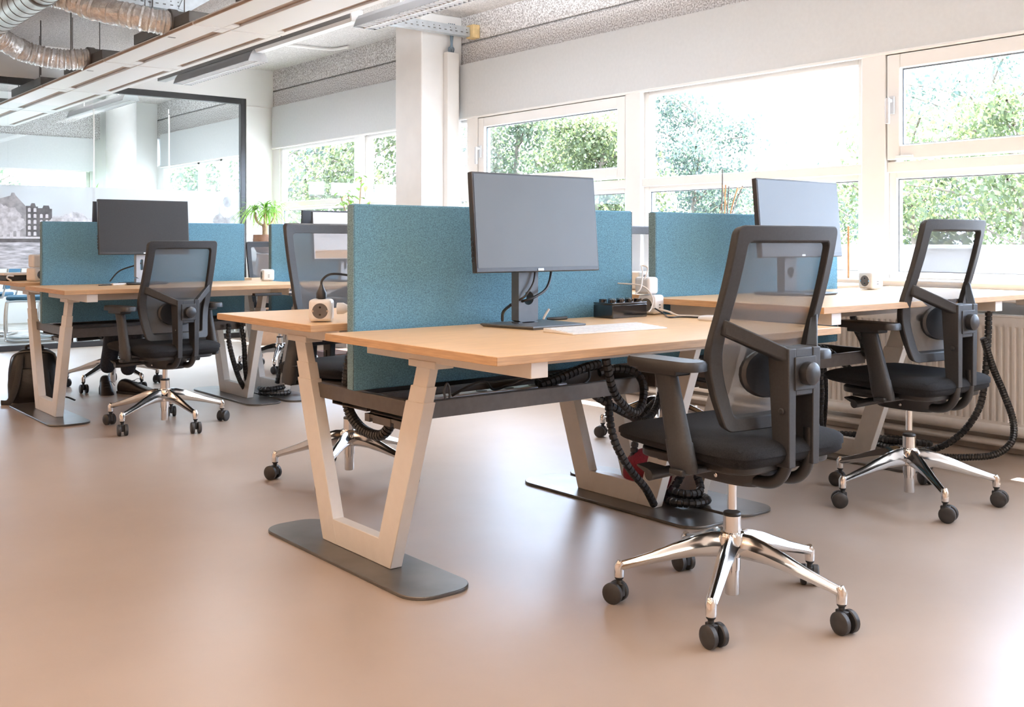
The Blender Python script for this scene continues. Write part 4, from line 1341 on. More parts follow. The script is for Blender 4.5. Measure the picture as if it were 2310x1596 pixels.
# little things on the front desk
cable('white_lead', 'white cord rising in a loop from the stacked cubes to the brick box', [(3.05, 2.93, 0.90), (3.07, 2.93, 0.945), (3.055, 2.95, 0.955), (3.04, 2.93, 0.93), (3.0, 2.90, 0.87), (2.975, 2.905, 0.846)], 0.0028, M_WCABLE)
cable('white_lead', 'thin white cord curling round the front of the stacked cubes', [(2.97, 3.0, 0.885), (3.02, 2.91, 0.875), (3.055, 2.89, 0.83), (3.04, 2.88, 0.79), (3.0, 2.86, 0.775)], 0.0028, M_WCABLE)
cable('white_lead', 'white cord trailing over the desk from the cubes toward the mouse', [(3.07, 2.90, 0.785), (3.09, 2.84, 0.775), (3.08, 2.78, 0.763), (3.09, 2.72, 0.763), (3.10, 2.66, 0.763)], 0.004, M_WCABLE)
cable('charging_lead', 'black charging lead with small plug lying beside the white cubes', [(3.07, 2.89, 0.785), (3.06, 2.83, 0.765), (3.02, 2.78, 0.7605), (3.0, 2.74, 0.7605), (3.06, 2.73, 0.7605), (3.10, 2.60, 0.7605)], 0.0032, M_CABLE)
cable('white_lead', 'short white connector lead standing up behind the monitor foot', [(2.545, 2.965, 0.762), (2.55, 2.96, 0.777), (2.565, 2.955, 0.80)], 0.0045, M_WCABLE)
cable('charging_lead', 'short black connector lying behind the monitor foot on the front desk', [(2.56, 2.96, 0.762), (2.60, 2.945, 0.763), (2.64, 2.94, 0.764)], 0.0065, M_CABLE)
t = thing('phone_charger', 'small white charger beside a black pen near the far grey monitor', 'charger', (2.12, 6.42, 0.79), R(10))
obj('charger_body', G().box(-0.05, 0.05, -0.02, 0.02, 0, 0.012), M_WPLAST, t, bevel=0.004)
obj('charger_lead', G().box(-0.13, -0.05, -0.006, 0.006, 0, 0.008), M_CABLE, t, bevel=0.002)
# handset of the height-adjustable back desk + clamps
t = thing('desk_handset', 'black control handset clipped under the edge of the back desk', 'handset', (2.95, 5.90, 0.741))
obj('handset_body', G().box(-0.20, -0.02, -0.02, 0.02, -0.018, 0.0), M_BLACK, t, bevel=0.004)
obj('handset_arm', G().box(0.03, 0.22, -0.012, 0.012, -0.020, -0.004), M_BLACK, t, bevel=0.004)
for x in (0.04, 0.21):
    obj('screw', G().lathe([(0.008, -0.016), (0.006, -0.019)], 10, x, 0.012, 'y'), M_CHROME, t)
t = thing('desk_clamp', 'silver clamp under the raised desk top beside the radiator', 'clamp', (4.83, 2.24, 0.796))
obj('clamp_body', G().box(-0.03, 0.03, -0.03, 0.03, -0.035, 0.0), M_SILVER, t, bevel=0.004)
obj('clamp_knob', G().lathe([(0.012, -0.045), (0.012, -0.03)], 12, 0.0, 0.017, 'y'), M_GREY, t)

# ---------------------------------------------------------------- segmented cable snakes
def snake(name, lab, pts, r=0.0135, pitch=0.021, group='segmented black cable snakes'):
    p0 = Vector(pts[0])
    P = spline([Vector(p) - p0 for p in pts], 14)
    # resample by length
    L = [0.0]
    for a, b in zip(P[:-1], P[1:]):
        L.append(L[-1] + (b - a).length)
    tot = L[-1]

    def pos(d):
        d = max(0, min(tot, d))
        i = 0
        while i < len(L) - 2 and L[i + 1] < d:
            i += 1
        return P[i].lerp(P[i + 1], (d - L[i]) / max(1e-6, L[i + 1] - L[i]))
    n = max(3, int(tot / pitch))
    Q, RR = [], []
    for k in range(n):
        for f, q in ((0.02, 0.74), (0.10, 1.0), (0.80, 1.0), (0.90, 0.74)):
            Q.append(pos((k + f) * tot / n))
            RR.append(r * q)
    o = obj(name, G().tube(Q, r, 9, radii=RR), M_CABLE)
    o.location = p0
    return tag(o, lab, 'cable snake', group)


# front bench, right end: three loops hanging out of the tray
snake('cable_snake', 'black cable snake hanging in a U below the front desk top beside the armrest', [(2.52, 2.62, 0.73), (2.527, 2.62, 0.69), (2.54, 2.62, 0.625), (2.595, 2.64, 0.521), (2.681, 2.66, 0.451), (2.752, 2.68, 0.429), (2.813, 2.71, 0.46), (2.844, 2.74, 0.52), (2.833, 2.775, 0.562), (2.773, 2.81, 0.574), (2.70, 2.83, 0.561)], 0.0155)
snake('cable_snake', 'black cable snake dropping from the front tray past the red ball to the floor', [(2.761, 2.84, 0.475), (2.748, 2.82, 0.395), (2.747, 2.80, 0.323), (2.777, 2.79, 0.254), (2.826, 2.78, 0.183), (2.90, 2.78, 0.11), (2.97, 2.80, 0.03)], 0.0155)
snake('cable_snake', 'black cable snake slanting from the front tray behind the nearest chair seat', [(2.70, 2.85, 0.475), (2.724, 2.85, 0.46), (2.781, 2.83, 0.424), (2.864, 2.83, 0.385), (2.969, 2.86, 0.349), (3.10, 2.92, 0.37), (3.20, 2.97, 0.45)], 0.0155)
snake('cable_snake', 'coiled black cable snake lying flat in the cable tray of the front desk', [(2.42, 2.84, 0.535), (2.52, 2.83, 0.56), (2.62, 2.83, 0.585), (2.70, 2.84, 0.592), (2.72, 2.87, 0.585), (2.64, 2.90, 0.565), (2.54, 2.90, 0.55), (2.45, 2.89, 0.54)], 0.017)
snake('cable_snake', 'black cable snake coiled on the steel foot behind the nearest chair', [(3.155, 2.80, 0.16), (3.14, 2.84, 0.08), (3.085, 2.84, 0.032), (3.06, 2.77, 0.032), (3.11, 2.71, 0.032), (3.19, 2.72, 0.032), (3.21, 2.79, 0.032), (3.16, 2.85, 0.034), (3.09, 2.82, 0.062), (3.10, 2.75, 0.062), (3.17, 2.74, 0.07), (3.195, 2.79, 0.14), (3.19, 2.80, 0.2)], 0.0165)
snake('cable_snake', 'black cable snake rising beside the red ball toward the raised desk', [(3.05, 3.02, 0.03), (3.045, 2.99, 0.14), (3.055, 2.985, 0.24), (3.10, 2.99, 0.34), (3.22, 2.97, 0.42), (3.36, 2.93, 0.50)], 0.0155)
t0 = cable('looped_lead', 'thin black cords looping over the edge of the front cable tray', [(2.02, 2.82, 0.54), (2.08, 2.80, 0.57), (2.16, 2.82, 0.575), (2.22, 2.85, 0.54), (2.28, 2.83, 0.555), (2.36, 2.81, 0.575), (2.44, 2.84, 0.545), (2.54, 2.80, 0.525), (2.62, 2.80, 0.545), (2.64, 2.82, 0.59)], 0.0045, M_CABLE)
cable('looped_lead', 'small grey cord ring standing over the lip of the front tray', [(1.985, 2.80, 0.52), (1.975, 2.80, 0.56), (1.99, 2.805, 0.585), (2.005, 2.81, 0.56), (2.0, 2.81, 0.52)], 0.004, M_GREY)
# left end of the front bench: flat black cable sleeve
snake('cable_snake', 'flat black cable sleeve bowing down through the left end of the front tray', [(1.96, 3.20, 0.735), (1.90, 3.22, 0.70), (1.87, 3.235, 0.62), (1.865, 3.24, 0.52), (1.865, 3.22, 0.45), (1.88, 3.15, 0.395), (1.90, 3.06, 0.39), (1.92, 3.02, 0.45)], 0.019, 0.012)
# raised bench, window end
snake('cable_snake', 'black cable snake from the raised desk tray to the floor beside its leg', [(4.10, 2.92, 0.56), (4.208, 2.90, 0.554), (4.278, 2.88, 0.52), (4.338, 2.86, 0.471), (4.40, 2.84, 0.42)], 0.0155)
snake('cable_snake', 'black cable snake slanting down from the raised desk top behind the chair arm', [(4.12, 2.68, 0.76), (4.182, 2.70, 0.666), (4.30, 2.74, 0.591), (4.40, 2.79, 0.52)], 0.0155)
snake('cable_snake', 'black cable snake dropping to the desk foot left of the raised chair', [(4.28, 2.94, 0.47), (4.309, 2.95, 0.406), (4.37, 2.99, 0.30), (4.42, 3.03, 0.19), (4.45, 3.06, 0.115)], 0.0155)
snake('cable_snake', 'black cable snake hanging straight in the gap beside the nearest chair back', [(4.21, 2.90, 0.48), (4.23, 2.92, 0.425), (4.255, 2.93, 0.328), (4.273, 2.95, 0.239), (4.33, 2.98, 0.10), (4.37, 3.02, 0.03)], 0.0155)
snake('cable_snake', 'long black cable snake sweeping from the raised desk end to the floor before the radiator', [(4.85, 2.42, 0.72), (4.85, 2.42, 0.677), (4.841, 2.42, 0.562), (4.836, 2.43, 0.415), (4.84, 2.46, 0.263), (4.82, 2.54, 0.13), (4.77, 2.64, 0.05), (4.74, 2.76, 0.028), (4.78, 2.95, 0.025), (4.90, 3.05, 0.025), (4.98, 2.95, 0.025), (4.96, 2.80, 0.025), (4.86, 2.74, 0.05), (4.76, 2.86, 0.055), (4.82, 3.06, 0.05), (4.92, 3.14, 0.028), (4.80, 3.3, 0.025), (4.62, 3.3, 0.025)], 0.0165)
snake('cable_snake', 'second black cable snake looping wide in front of the radiator', [(4.80, 2.42, 0.60), (4.852, 2.40, 0.459), (4.899, 2.37, 0.332), (4.925, 2.34, 0.208), (4.89, 2.33, 0.115), (4.83, 2.38, 0.055), (4.76, 2.48, 0.035), (4.70, 2.58, 0.03), (4.68, 2.72, 0.028)], 0.0165, 0.012)
cable('looped_lead', 'short black cord under the clamp of the raised desk', [(4.84, 2.41, 0.80), (4.85, 2.42, 0.70)], 0.007, M_CABLE)
# back row
snake('cable_snake', 'black cable snake hanging from the back desk tray to its steel foot', [(2.83, 6.44, 0.52), (2.82, 6.42, 0.42), (2.86, 6.44, 0.28), (2.94, 6.52, 0.14), (3.02, 6.60, 0.05)], 0.0165)
snake('cable_snake', 'second black cable snake beside it, arching to the foot of the back desk', [(2.92, 6.46, 0.52), (2.94, 6.45, 0.38), (2.97, 6.50, 0.22), (3.02, 6.56, 0.08)], 0.0165)
snake('cable_snake', 'black cable snake hanging in a ring below the tray of the back desk', [(2.90, 6.25, 0.60), (2.91, 6.22, 0.555), (2.95, 6.20, 0.525), (3.0, 6.20, 0.515), (3.05, 6.22, 0.54), (3.06, 6.26, 0.60)], 0.0165)
snake('cable_snake', 'black cable snake bowing from the window-side back desk down to the floor', [(3.62, 6.45, 0.70), (3.50, 6.46, 0.62), (3.36, 6.50, 0.46), (3.27, 6.54, 0.27), (3.24, 6.58, 0.08)], 0.0165)
snake('cable_snake', 'black cable snake coiled on the floor between the two back desks', [(3.10, 6.56, 0.03), (3.16, 6.48, 0.03), (3.26, 6.46, 0.03), (3.30, 6.56, 0.03), (3.22, 6.64, 0.03), (3.12, 6.60, 0.055), (3.12, 6.50, 0.06), (3.24, 6.50, 0.065), (3.36, 6.58, 0.08), (3.42, 6.62, 0.10)], 0.0165)

# ================================================================ RADIATORS, PIPES
def radiator(y0, y1, lab, x0=5.10, x1=5.17):
    t = thing('radiator', lab, 'radiator', (x0, y0, 0.12), 0, 'white panel radiators')
    L = y1 - y0
    H = 0.56
    g = G()
    n = int(L / 0.0333)
    pts = []
    for k in range(n):                      # pressed flutes
        a = k * L / n
        w_ = L / n
        pts += [(a, 0.0), (a + w_ * 0.42, 0.0), (a + w_ * 0.55, 0.010), (a + w_ * 0.87, 0.010)]
    pts.append((L, 0.0))
    front = [(p[1], p[0]) for p in pts]
    poly = [(x, y) for x, y in front] + [(0.022, L), (0.022, 0.0)]
    g.prism(poly, 0.045, H - 0.045, 'z')
    g.box(0.0, 0.022, 0, L, 0.0, 0.045).box(0.0, 0.022, 0, L, H - 0.045, H)
    obj('front_panel', g, M_RAD, t, smooth=False)
    obj('back_panel', G().box(0.045, 0.062, 0, L, 0, H), M_RAD, t, bevel=0.004)
    obj('top_grille', G().box(-0.002, 0.066, -0.003, L + 0.003, H, H + 0.012), M_RAD, t, bevel=0.003)
    for yy in (0.3, L - 0.3):
        obj('foot', G().box(0.025, 0.045, yy - 0.015, yy + 0.015, -0.12, 0.10), M_RAD, t, smooth=False)
    obj('side_cover', G().box(-0.002, 0.066, -0.006, 0.0, 0, H).box(-0.002, 0.066, L, L + 0.006, 0, H), M_RAD, t, bevel=0.003)
    return t


radiator(0.9, 3.46, 'white fluted panel radiator on the right under the window, behind the raised chair')
radiator(4.4, 6.6, 'white panel radiator under the middle windows behind the raised desk')
radiator(8.6, 10.4, 'white panel radiator under the far windows near the ponytail palm')
t = thing('radiator_valve', 'white round thermostatic valve beside the radiator under the raised desk', 'valve', (5.12, 3.56, 0.66))
obj('valve_knob', G().lathe([(0.012, -0.075), (0.026, -0.07), (0.028, -0.02), (0.020, 0.0)], 20, 0, 0, 'x'), M_WPLAST, t)
obj('valve_body', G().lathe([(0.014, -0.10), (0.014, 0.06)], 14, 0, 0.0, 'y').tube([(0, 0.04, 0), (0, 0.04, -0.52)], 0.009, 8), mat('brass', (0.55, 0.40, 0.22), 0.35, 0.9, noise_scale=30, noise_amt=0.1), t)
t = thing('heating_pipe', 'pair of painted heating pipes running along the wall above the floor', 'pipe', (5.14, -3.2, 0.0))
obj('upper_pipe', G().lathe([(0.028, 0.0), (0.028, 10.3)], 16, -0.03, 0.125, 'y').move(Matrix.Translation((0, 0, -0.0))), M_PIPE, t)
obj('lower_pipe', G().lathe([(0.018, 0.0), (0.018, 10.3)], 16, -0.01, 0.055, 'y'), M_PIPE, t)

# ================================================================ PLANTS, STICKS, WINDOW-SIDE CLUTTER
def strip_leaf(g, base, d, L, w_, droop, n=7):
    """long arching blade"""
    d = Vector(d).normalized()
    side = d.cross(Vector((0, 0, 1)))
    if side.length < 1e-3:
        side = Vector((1, 0, 0))
    side.normalize()
    prev = None
    p = Vector(base)
    v = Vector(d)
    for k in range(n + 1):
        ww = w_ * (1 - k / n) ** 0.6 * (0.6 + 0.8 * min(1, k / 2))
        a, b = g.bm.verts.new(p - side * ww), g.bm.verts.new(p + side * ww)
        if prev:
            g.bm.faces.new((prev[0], prev[1], b, a))
        prev = (a, b)
        v = (v + Vector((0, 0, -droop))).normalized()
        p = p + v * (L / n)


px, py = 4.93, 10.30
t = thing('plant_stand', 'pale tripod plant stand beside the far window', 'plant stand', (px, py, 0))
for k in range(3):
    a = 2 * PI * k / 3 + 0.9
    obj('leg', G().tube([(0.07 * math.cos(a), 0.07 * math.sin(a), 0.93), (0.24 * math.cos(a), 0.24 * math.sin(a), 0.0)], 0.012, 8), M_SILVER, t)
obj('stand_ring', G().lathe([(0.05, 0.918), (0.09, 0.918), (0.09, 0.932), (0.05, 0.932)], 24), M_SILVER, t)
t = thing('ponytail_palm', 'green ponytail palm in a brown ribbed bowl pot by the far window', 'potted plant', (px, py, 0.932))
g = G().lathe([(0.05, 0.0), (0.085, 0.01), (0.115, 0.07), (0.125, 0.14), (0.120, 0.20), (0.108, 0.20), (0.105, 0.17), (0.0, 0.165)], 32)
obj('pot', g, M_POT, t)
obj('soil', G().lathe([(0.0, 0.168), (0.106, 0.17)], 24), M_BARK, t)
obj('stem', G().tube(spline([(0, 0, 0.16), (0.005, 0, 0.24), (0, 0, 0.31)], 5), 0.03, 10, radii=None), M_BARK, t)
tips = [(-0.10, 0.03, 0.46), (0.0, 0.0, 0.50), (0.10, -0.04, 0.46), (0.05, 0.06, 0.43)]
for tp in tips:
    obj('branch', G().tube(spline([(0, 0, 0.29), (tp[0] * 0.75, tp[1] * 0.75, 0.34), (tp[0], tp[1], tp[2] - 0.02)], 5), 0.014, 8), M_BARK, t)
rl = random.Random(3)
for tp in tips:
    g = G()
    for k in range(46):
        a = rl.random() * 2 * PI
        up = 0.15 + 1.1 * rl.random()
        strip_leaf(g, tp, (math.cos(a), math.sin(a), up), 0.22 + 0.22 * rl.random(), 0.0065, 0.16 + 0.16 * rl.random())
    obj('leaf_tuft', g, M_LEAF, t, smooth=False)
fx, fy = 4.93, 8.35
t = thing('weeping_fig', 'small leafy weeping fig showing above the near teal divider left of the column', 'potted plant', (fx, fy, 0.85))
obj('pot', G().lathe([(0.06, 0), (0.085, 0.16), (0.09, 0.17), (0.08, 0.17), (0.0, 0.15)], 24), M_WPLAST, t)
stems = [((0, 0, 0.14), (0.02, 0.03, 0.42), (0.03, 0.0, 0.80)), ((0, 0, 0.14), (-0.03, 0.10, 0.35), (-0.06, 0.22, 0.62)), ((0, 0, 0.14), (0.03, -0.10, 0.38), (0.02, -0.16, 0.56)), ((0, 0, 0.14), (-0.05, 0.04, 0.4), (-0.08, 0.06, 0.66))]
gl = G()
for st in stems:
    P = spline(st, 8)
    obj('stem', G().tube(P, 0.006, 6), M_BARK, t)
    for k in range(26):
        p = P[min(len(P) - 1, 4 + rl.randrange(len(P) - 4))] + Vector((rl.uniform(-.05, .05), rl.uniform(-.06, .06), rl.uniform(-.03, .05)))
        a = rl.random() * 2 * PI
        d = Vector((math.cos(a), math.sin(a), rl.uniform(-0.7, 0.4))).normalized()
        sd = d.cross(Vector((0, 0, 1))).normalized()
        L = rl.uniform(0.06, 0.10)
        pts = [p, p + d * L * 0.35 + sd * L * 0.22, p + d * L * 0.7 + sd * L * 0.18, p + d * L + Vector((0, 0, -0.015)), p + d * L * 0.7 - sd * L * 0.18, p + d * L * 0.35 - sd * L * 0.22]
        gl.quad(pts)
obj('leaves', gl, M_LEAF, t, smooth=False)['kind'] = 'stuff'
t = thing('dry_twigs', 'bare dark orchid stems rising above the divider before the middle window', 'plant', (5.14, 4.25, 0.85))
obj('pot', G().lathe([(0.05, 0), (0.065, 0.12), (0.068, 0.13), (0.06, 0.13), (0.0, 0.11)], 20), M_WPLAST, t)
for k, (dy, top, lean) in enumerate(((0.02, 0.66, 0.0), (0.0, 0.56, -0.005), (-0.02, 0.55, -0.01), (-0.04, 0.54, -0.06), (-0.05, 0.55, -0.09))):
    pts = spline([(0, dy * 0.6, 0.1), (0.005, dy, 0.35), (0.01, dy + lean, top)], 6)
    obj('stem', G().tube(pts, 0.0045, 6), M_DGREY if k % 2 == 0 else M_WOOD, t)
obj('tendril', G().tube(spline([(0.005, -0.03, 0.40), (0.0, 0.0, 0.50), (0.0, 0.01, 0.56)], 6), 0.002, 5).tube(spline([(0.005, 0.02, 0.30), (0.0, 0.035, 0.38), (0.0, 0.015, 0.44)], 6), 0.002, 5).tube(spline([(0.01, -0.10, 0.52), (0, -0.13, 0.535), (0, -0.16, 0.53)], 6), 0.002, 5), M_WOOD, t)
tag(obj('wooden_stick', G().lathe([(0.006, 0.85), (0.006, 1.135), (0.004, 1.14)], 10, 5.12, 3.35), M_WOOD), 'thin upright wooden stick on the window sill right of the pale monitor', 'stick')
# boards leaning near the palm
tb = obj('tan_board', G().box(-0.13, 0.13, -0.008, 0.008, 0.0, 0.93), M_TAN, smooth=False)
tb.location = (4.77, 9.85, 0.0)
tb.rotation_euler = (R(-4), 0, R(-38))
tag(tb, 'tan board leaning below the ponytail palm pot', 'board')
tb = obj('brown_board', G().box(-0.09, 0.09, -0.01, 0.01, 0.0, 1.0), M_BROWN, smooth=False)
tb.location = (4.98, 9.72, 0.0)
tb.rotation_euler = (R(-4), 0, R(-38))
tag(tb, 'dark brown board leaning behind the tan board near the palm', 'board')
# box on the floor by the far wall
tag(obj('floor_box', G().box(4.45, 4.95, 7.9, 8.3, 0.0, 0.09), M_BROWN, bevel=0.004), 'low dark box on the floor by the wall beyond the chairs', 'box')

# red ball between the legs of the two front desks, red bag on the chair behind
t = obj('red_ball', G().lathe([(0.001, -0.1)] + [(0.1 * math.cos(R(a)), 0.1 * math.sin(R(a))) for a in range(-80, 81, 8)] + [(0.001, 0.1)], 32), M_RED)
t.location = (3.095, 2.955, 0.112)
tag(t, 'dark red fabric ball on the floor between the front desk legs', 'ball')
g = G()
g.loft([[(-0.09, -0.02, 0.14), (0.09, -0.02, 0.14), (0.09, 0.02, 0.14), (-0.09, 0.02, 0.14)], [(-0.07, -0.03, 0.05), (0.08, -0.03, 0.05), (0.08, 0.03, 0.05), (-0.07, 0.03, 0.05)], [(0.0, -0.015, 0.0), (0.06, -0.015, 0.0), (0.06, 0.015, 0.0), (0.0, 0.015, 0.0)]])
t = obj('red_cloth', g, M_RED, bevel=0.01)
t.location = (4.03, 3.70, 0.28)
t.rotation_euler = (0, 0, R(-35))
tag(t, 'corner of a dark red cloth hanging by the chair behind the front desk tray', 'cloth')

# ================================================================ BACKPACK
t = thing('backpack', 'black leather backpack standing on the floor beside the back desk leg', 'bag', (1.87, 7.33, 0.0), R(-22))
g = G()
rings = []
for z, sx, sy in ((0.0, 0.135, 0.07), (0.02, 0.155, 0.085), (0.12, 0.16, 0.09), (0.24, 0.15, 0.08), (0.31, 0.125, 0.065), (0.345, 0.08, 0.04), (0.352, 0.03, 0.02)):
    rings.append([(sx * math.copysign(abs(math.cos(2 * PI * j / 32)) ** 0.55, math.cos(2 * PI * j / 32)), sy * math.copysign(abs(math.sin(2 * PI * j / 32)) ** 0.6, math.sin(2 * PI * j / 32)) + 0.02 * z, z) for j in range(32)])
obj('bag_body', g.loft(rings), M_BAG, t)
obj('front_pocket', G().loft([[(0.11 * k * math.copysign(abs(math.cos(2 * PI * j / 24)) ** 0.5, math.cos(2 * PI * j / 24)), y, 0.13 + 0.10 * k * math.copysign(abs(math.sin(2 * PI * j / 24)) ** 0.5, math.sin(2 * PI * j / 24))) for j in range(24)] for y, k in ((-0.07, 1.0), (-0.098, 0.97), (-0.105, 0.85))]), M_BAG, t)
for sx in (-0.07, 0.07):
    obj('shoulder_strap', G().tube(spline([(sx, -0.075, 0.32), (sx * 1.1, -0.115, 0.22), (sx * 1.4, -0.13, 0.10), (sx * 1.9, -0.13, 0.02), (sx * 2.6, -0.11, 0.012)], 8), 0.02, 8, flat=(1.0, 0.3)), M_STRAP, t)
obj('top_handle', G().tube(spline([(-0.05, 0, 0.345), (-0.04, -0.01, 0.37), (0.04, -0.01, 0.37), (0.05, 0, 0.345)], 6), 0.008, 8), M_STRAP, t)
obj('strap_end', G().tube(spline([(0.14, -0.08, 0.02), (0.2, -0.1, 0.035), (0.26, -0.11, 0.012)], 6), 0.016, 8, flat=(1.0, 0.25)), M_STRAP, t)
obj('zip_line', G().tube(spline([(-0.148, -0.055, 0.10), (-0.143, -0.05, 0.24), (-0.10, -0.045, 0.325), (0.10, -0.045, 0.325), (0.143, -0.05, 0.24), (0.148, -0.055, 0.10)], 8), 0.004, 6), M_DGREY, t)

# ================================================================ SEATED PERSON (behind the dark far monitor)
def skin_body(name, V, E_, Rr, m, parent, sub=2, root=0):
    me = bpy.data.meshes.new(name)
    me.from_pydata(V, E_, [])
    o = bpy.data.objects.new(name, me)
    C.objects.link(o)
    o.parent = parent
    me.materials.append(m)
    sk = o.modifiers.new('skin', 'SKIN')
    sk.use_smooth_shade = True
    for i, v in enumerate(me.skin_vertices[0].data):
        v.radius = (Rr[i], Rr[i]) if not isinstance(Rr[i], tuple) else Rr[i]
        v.use_root = (i == root)
    sd = o.modifiers.new('subd', 'SUBSURF')
    sd.levels = sub
    sd.render_levels = sub
    return o


per = thing('person', 'person in dark trousers and shoes seated at the far desk, only lower legs showing', 'person', (2.47, 7.60, 0))
# local axes: the person faces -y
V = [(0, 0.05, 0.56), (0, 0.06, 0.70), (0, 0.05, 0.86), (0, 0.035, 0.97), (0, 0.02, 1.03), (0, 0.0, 1.08)]
E_ = [(0, 1), (1, 2), (2, 3), (3, 4), (4, 5)]
RR = [(0.15, 0.115), (0.135, 0.10), (0.155, 0.105), (0.13, 0.085), (0.055, 0.055), (0.05, 0.052)]
for sx in (-1, 1):
    b = len(V)
    V += [(sx * 0.165, 0.035, 0.955), (sx * 0.225, 0.03, 0.88), (sx * 0.245, 0.0, 0.825), (sx * 0.175, -0.16, 0.868), (sx * 0.10, -0.32, 0.862)]
    E_ += [(3, b), (b, b + 1), (b + 1, b + 2), (b + 2, b + 3), (b + 3, b + 4)]
    RR += [0.058, 0.05, 0.044, 0.038, 0.03]
torso = skin_body('shirt', V, E_, RR, M_SHIRT, per)
# legs: knees forward, left foot (picture left) tucked, toes down toward us
for sx, ank, toe in ((-1, (-0.115, -0.20, 0.14), None), (1, (-0.005, -0.29, 0.12), None)):
    V = [(sx * 0.085, 0.05, 0.555), (sx * 0.095, -0.16, 0.56), (ank[0] * 0.4 + sx * 0.06, -0.36, 0.55), (ank[0] * 0.75 + sx * 0.02, (ank[1] - 0.36) / 2 - 0.01, 0.34), ank]
    skin_body('trouser_leg', V, [(0, 1), (1, 2), (2, 3), (3, 4)], [0.095, 0.088, 0.068, 0.062, 0.055], M_JEANS, per)


def shoe(name, ank, yaw, pitch, parent):
    g = G()
    rings = []
    #     y(forward -), half width, sole z, top z
    for y, hw, z0, z1 in ((0.065, 0.018, 0.012, 0.055), (0.055, 0.032, 0.003, 0.085), (0.02, 0.038, 0.0, 0.105), (-0.04, 0.040, 0.0, 0.088), (-0.10, 0.046, 0.0, 0.064), (-0.16, 0.047, 0.001, 0.05), (-0.20, 0.038, 0.004, 0.038), (-0.222, 0.018, 0.010, 0.024)):
        ring = []
        for j in range(18):
            a = 2 * PI * j / 18
            c_, s_ = math.cos(a), math.sin(a)
            k = 1.0 if s_ < 0 else (0.75 + 0.25 * abs(c_))
            ring.append((hw * math.copysign(abs(c_) ** 0.7, c_) * k, y, (z0 + z1) / 2 + (z1 - z0) / 2 * math.copysign(abs(s_) ** 0.8, s_)))
        rings.append(ring)
    g.loft(rings)
    M = Matrix.Translation(ank) @ Matrix.Rotation(yaw, 4, 'Z') @ Matrix.Rotation(pitch, 4, 'X') @ Matrix.Translation((0, 0, -0.10))
    o = obj(name, g.move(M), M_SHOE, parent, sub=1)
    sg = G()
    for k in range(4):
        y = -0.045 - k * 0.02
        sg.tube([(-0.022, y, 0.083 - k * 0.009), (0, y - 0.004, 0.090 - k * 0.0095), (0.022, y - 0.006, 0.083 - k * 0.009)], 0.0025, 5)
    sg.tube(spline([(0.01, -0.05, 0.09), (0.03, -0.07, 0.10), (0.05, -0.10, 0.085)], 5), 0.0018, 5)
    obj('shoelace', sg.move(M), M_STRAP, o)
    sl = G()
    so = [(0.03, 0.06), (0.042, 0.0), (0.05, -0.10), (0.05, -0.17), (0.03, -0.215), (0.0, -0.225), (-0.03, -0.215), (-0.05, -0.17), (-0.048, -0.10), (-0.042, 0.0), (-0.03, 0.06), (0, 0.07)]
    obj('sole', sl.prism(so, -0.004, 0.012).move(M), M_RUBBER, o)
    return o


shoe('shoe', (-0.115, -0.19, 0.115), R(-12), R(24), per)
shoe('shoe', (-0.005, -0.295, 0.105), R(38), R(2), per)
# head, face, hair, hands
hx, hy, hz = 0.0, -0.035, 1.165
g = G()
for (dz, rx, ry, oy) in ():
    pass
rings = []
for dz, rx, ry, oy in ((-0.115, 0.030, 0.040, -0.030), (-0.10, 0.045, 0.062, -0.018), (-0.07, 0.060, 0.078, -0.006), (-0.03, 0.069, 0.089, 0.0), (0.0, 0.073, 0.093, 0.004), (0.035, 0.075, 0.096, 0.010), (0.07, 0.069, 0.088, 0.014), (0.098, 0.050, 0.064, 0.016), (0.112, 0.022, 0.03, 0.016)):
    rings.append([(hx + rx * math.cos(2 * PI * j / 24), hy + oy + ry * math.sin(2 * PI * j / 24), hz + dz) for j in range(24)])
head = obj('head', g.loft(rings), M_SKIN, per, sub=1)
g = G().loft([[(hx - 0.006, hy - 0.083, hz + 0.01), (hx + 0.006, hy - 0.083, hz + 0.01), (hx + 0.004, hy - 0.07, hz + 0.01), (hx - 0.004, hy - 0.07, hz + 0.01)],
              [(hx - 0.015, hy - 0.108, hz - 0.035), (hx + 0.015, hy - 0.108, hz - 0.035), (hx + 0.018, hy - 0.07, hz - 0.04), (hx - 0.018, hy - 0.07, hz - 0.04)]])
obj('nose', g, M_SKIN, head, bevel=0.004)
for sx in (-1, 1):
    obj('eye', G().lathe([(0.001, -0.012)] + [(0.012 * math.cos(R(a)), 0.012 * math.sin(R(a))) for a in range(-70, 71, 20)] + [(0.001, 0.012)], 12, 0, 0, 'y').move(Matrix.Translation((sx * 0.031, hy - 0.076, hz + 0.005))), M_WPLAST, head)
    obj('iris', G().lathe([(0.0055, -0.0128), (0.0055, -0.0115)], 12, 0, 0, 'y').move(Matrix.Translation((sx * 0.031, hy - 0.076, hz + 0.005))), M_HAIR, head)
    obj('ear', G().lathe([(0.02, -0.005), (0.026, 0.0), (0.02, 0.006)], 14, 0, 0, 'x').move(Matrix.Translation((sx * 0.076, hy + 0.01, hz - 0.012))), M_SKIN, head)
obj('mouth', G().tube([(-0.022, hy - 0.080, hz - 0.068), (0, hy - 0.088, hz - 0.069), (0.022, hy - 0.080, hz - 0.068)], 0.004, 8), mat('lips', (0.45, 0.20, 0.17), 0.5, noise_scale=20, noise_amt=0.05), head)
rings = []
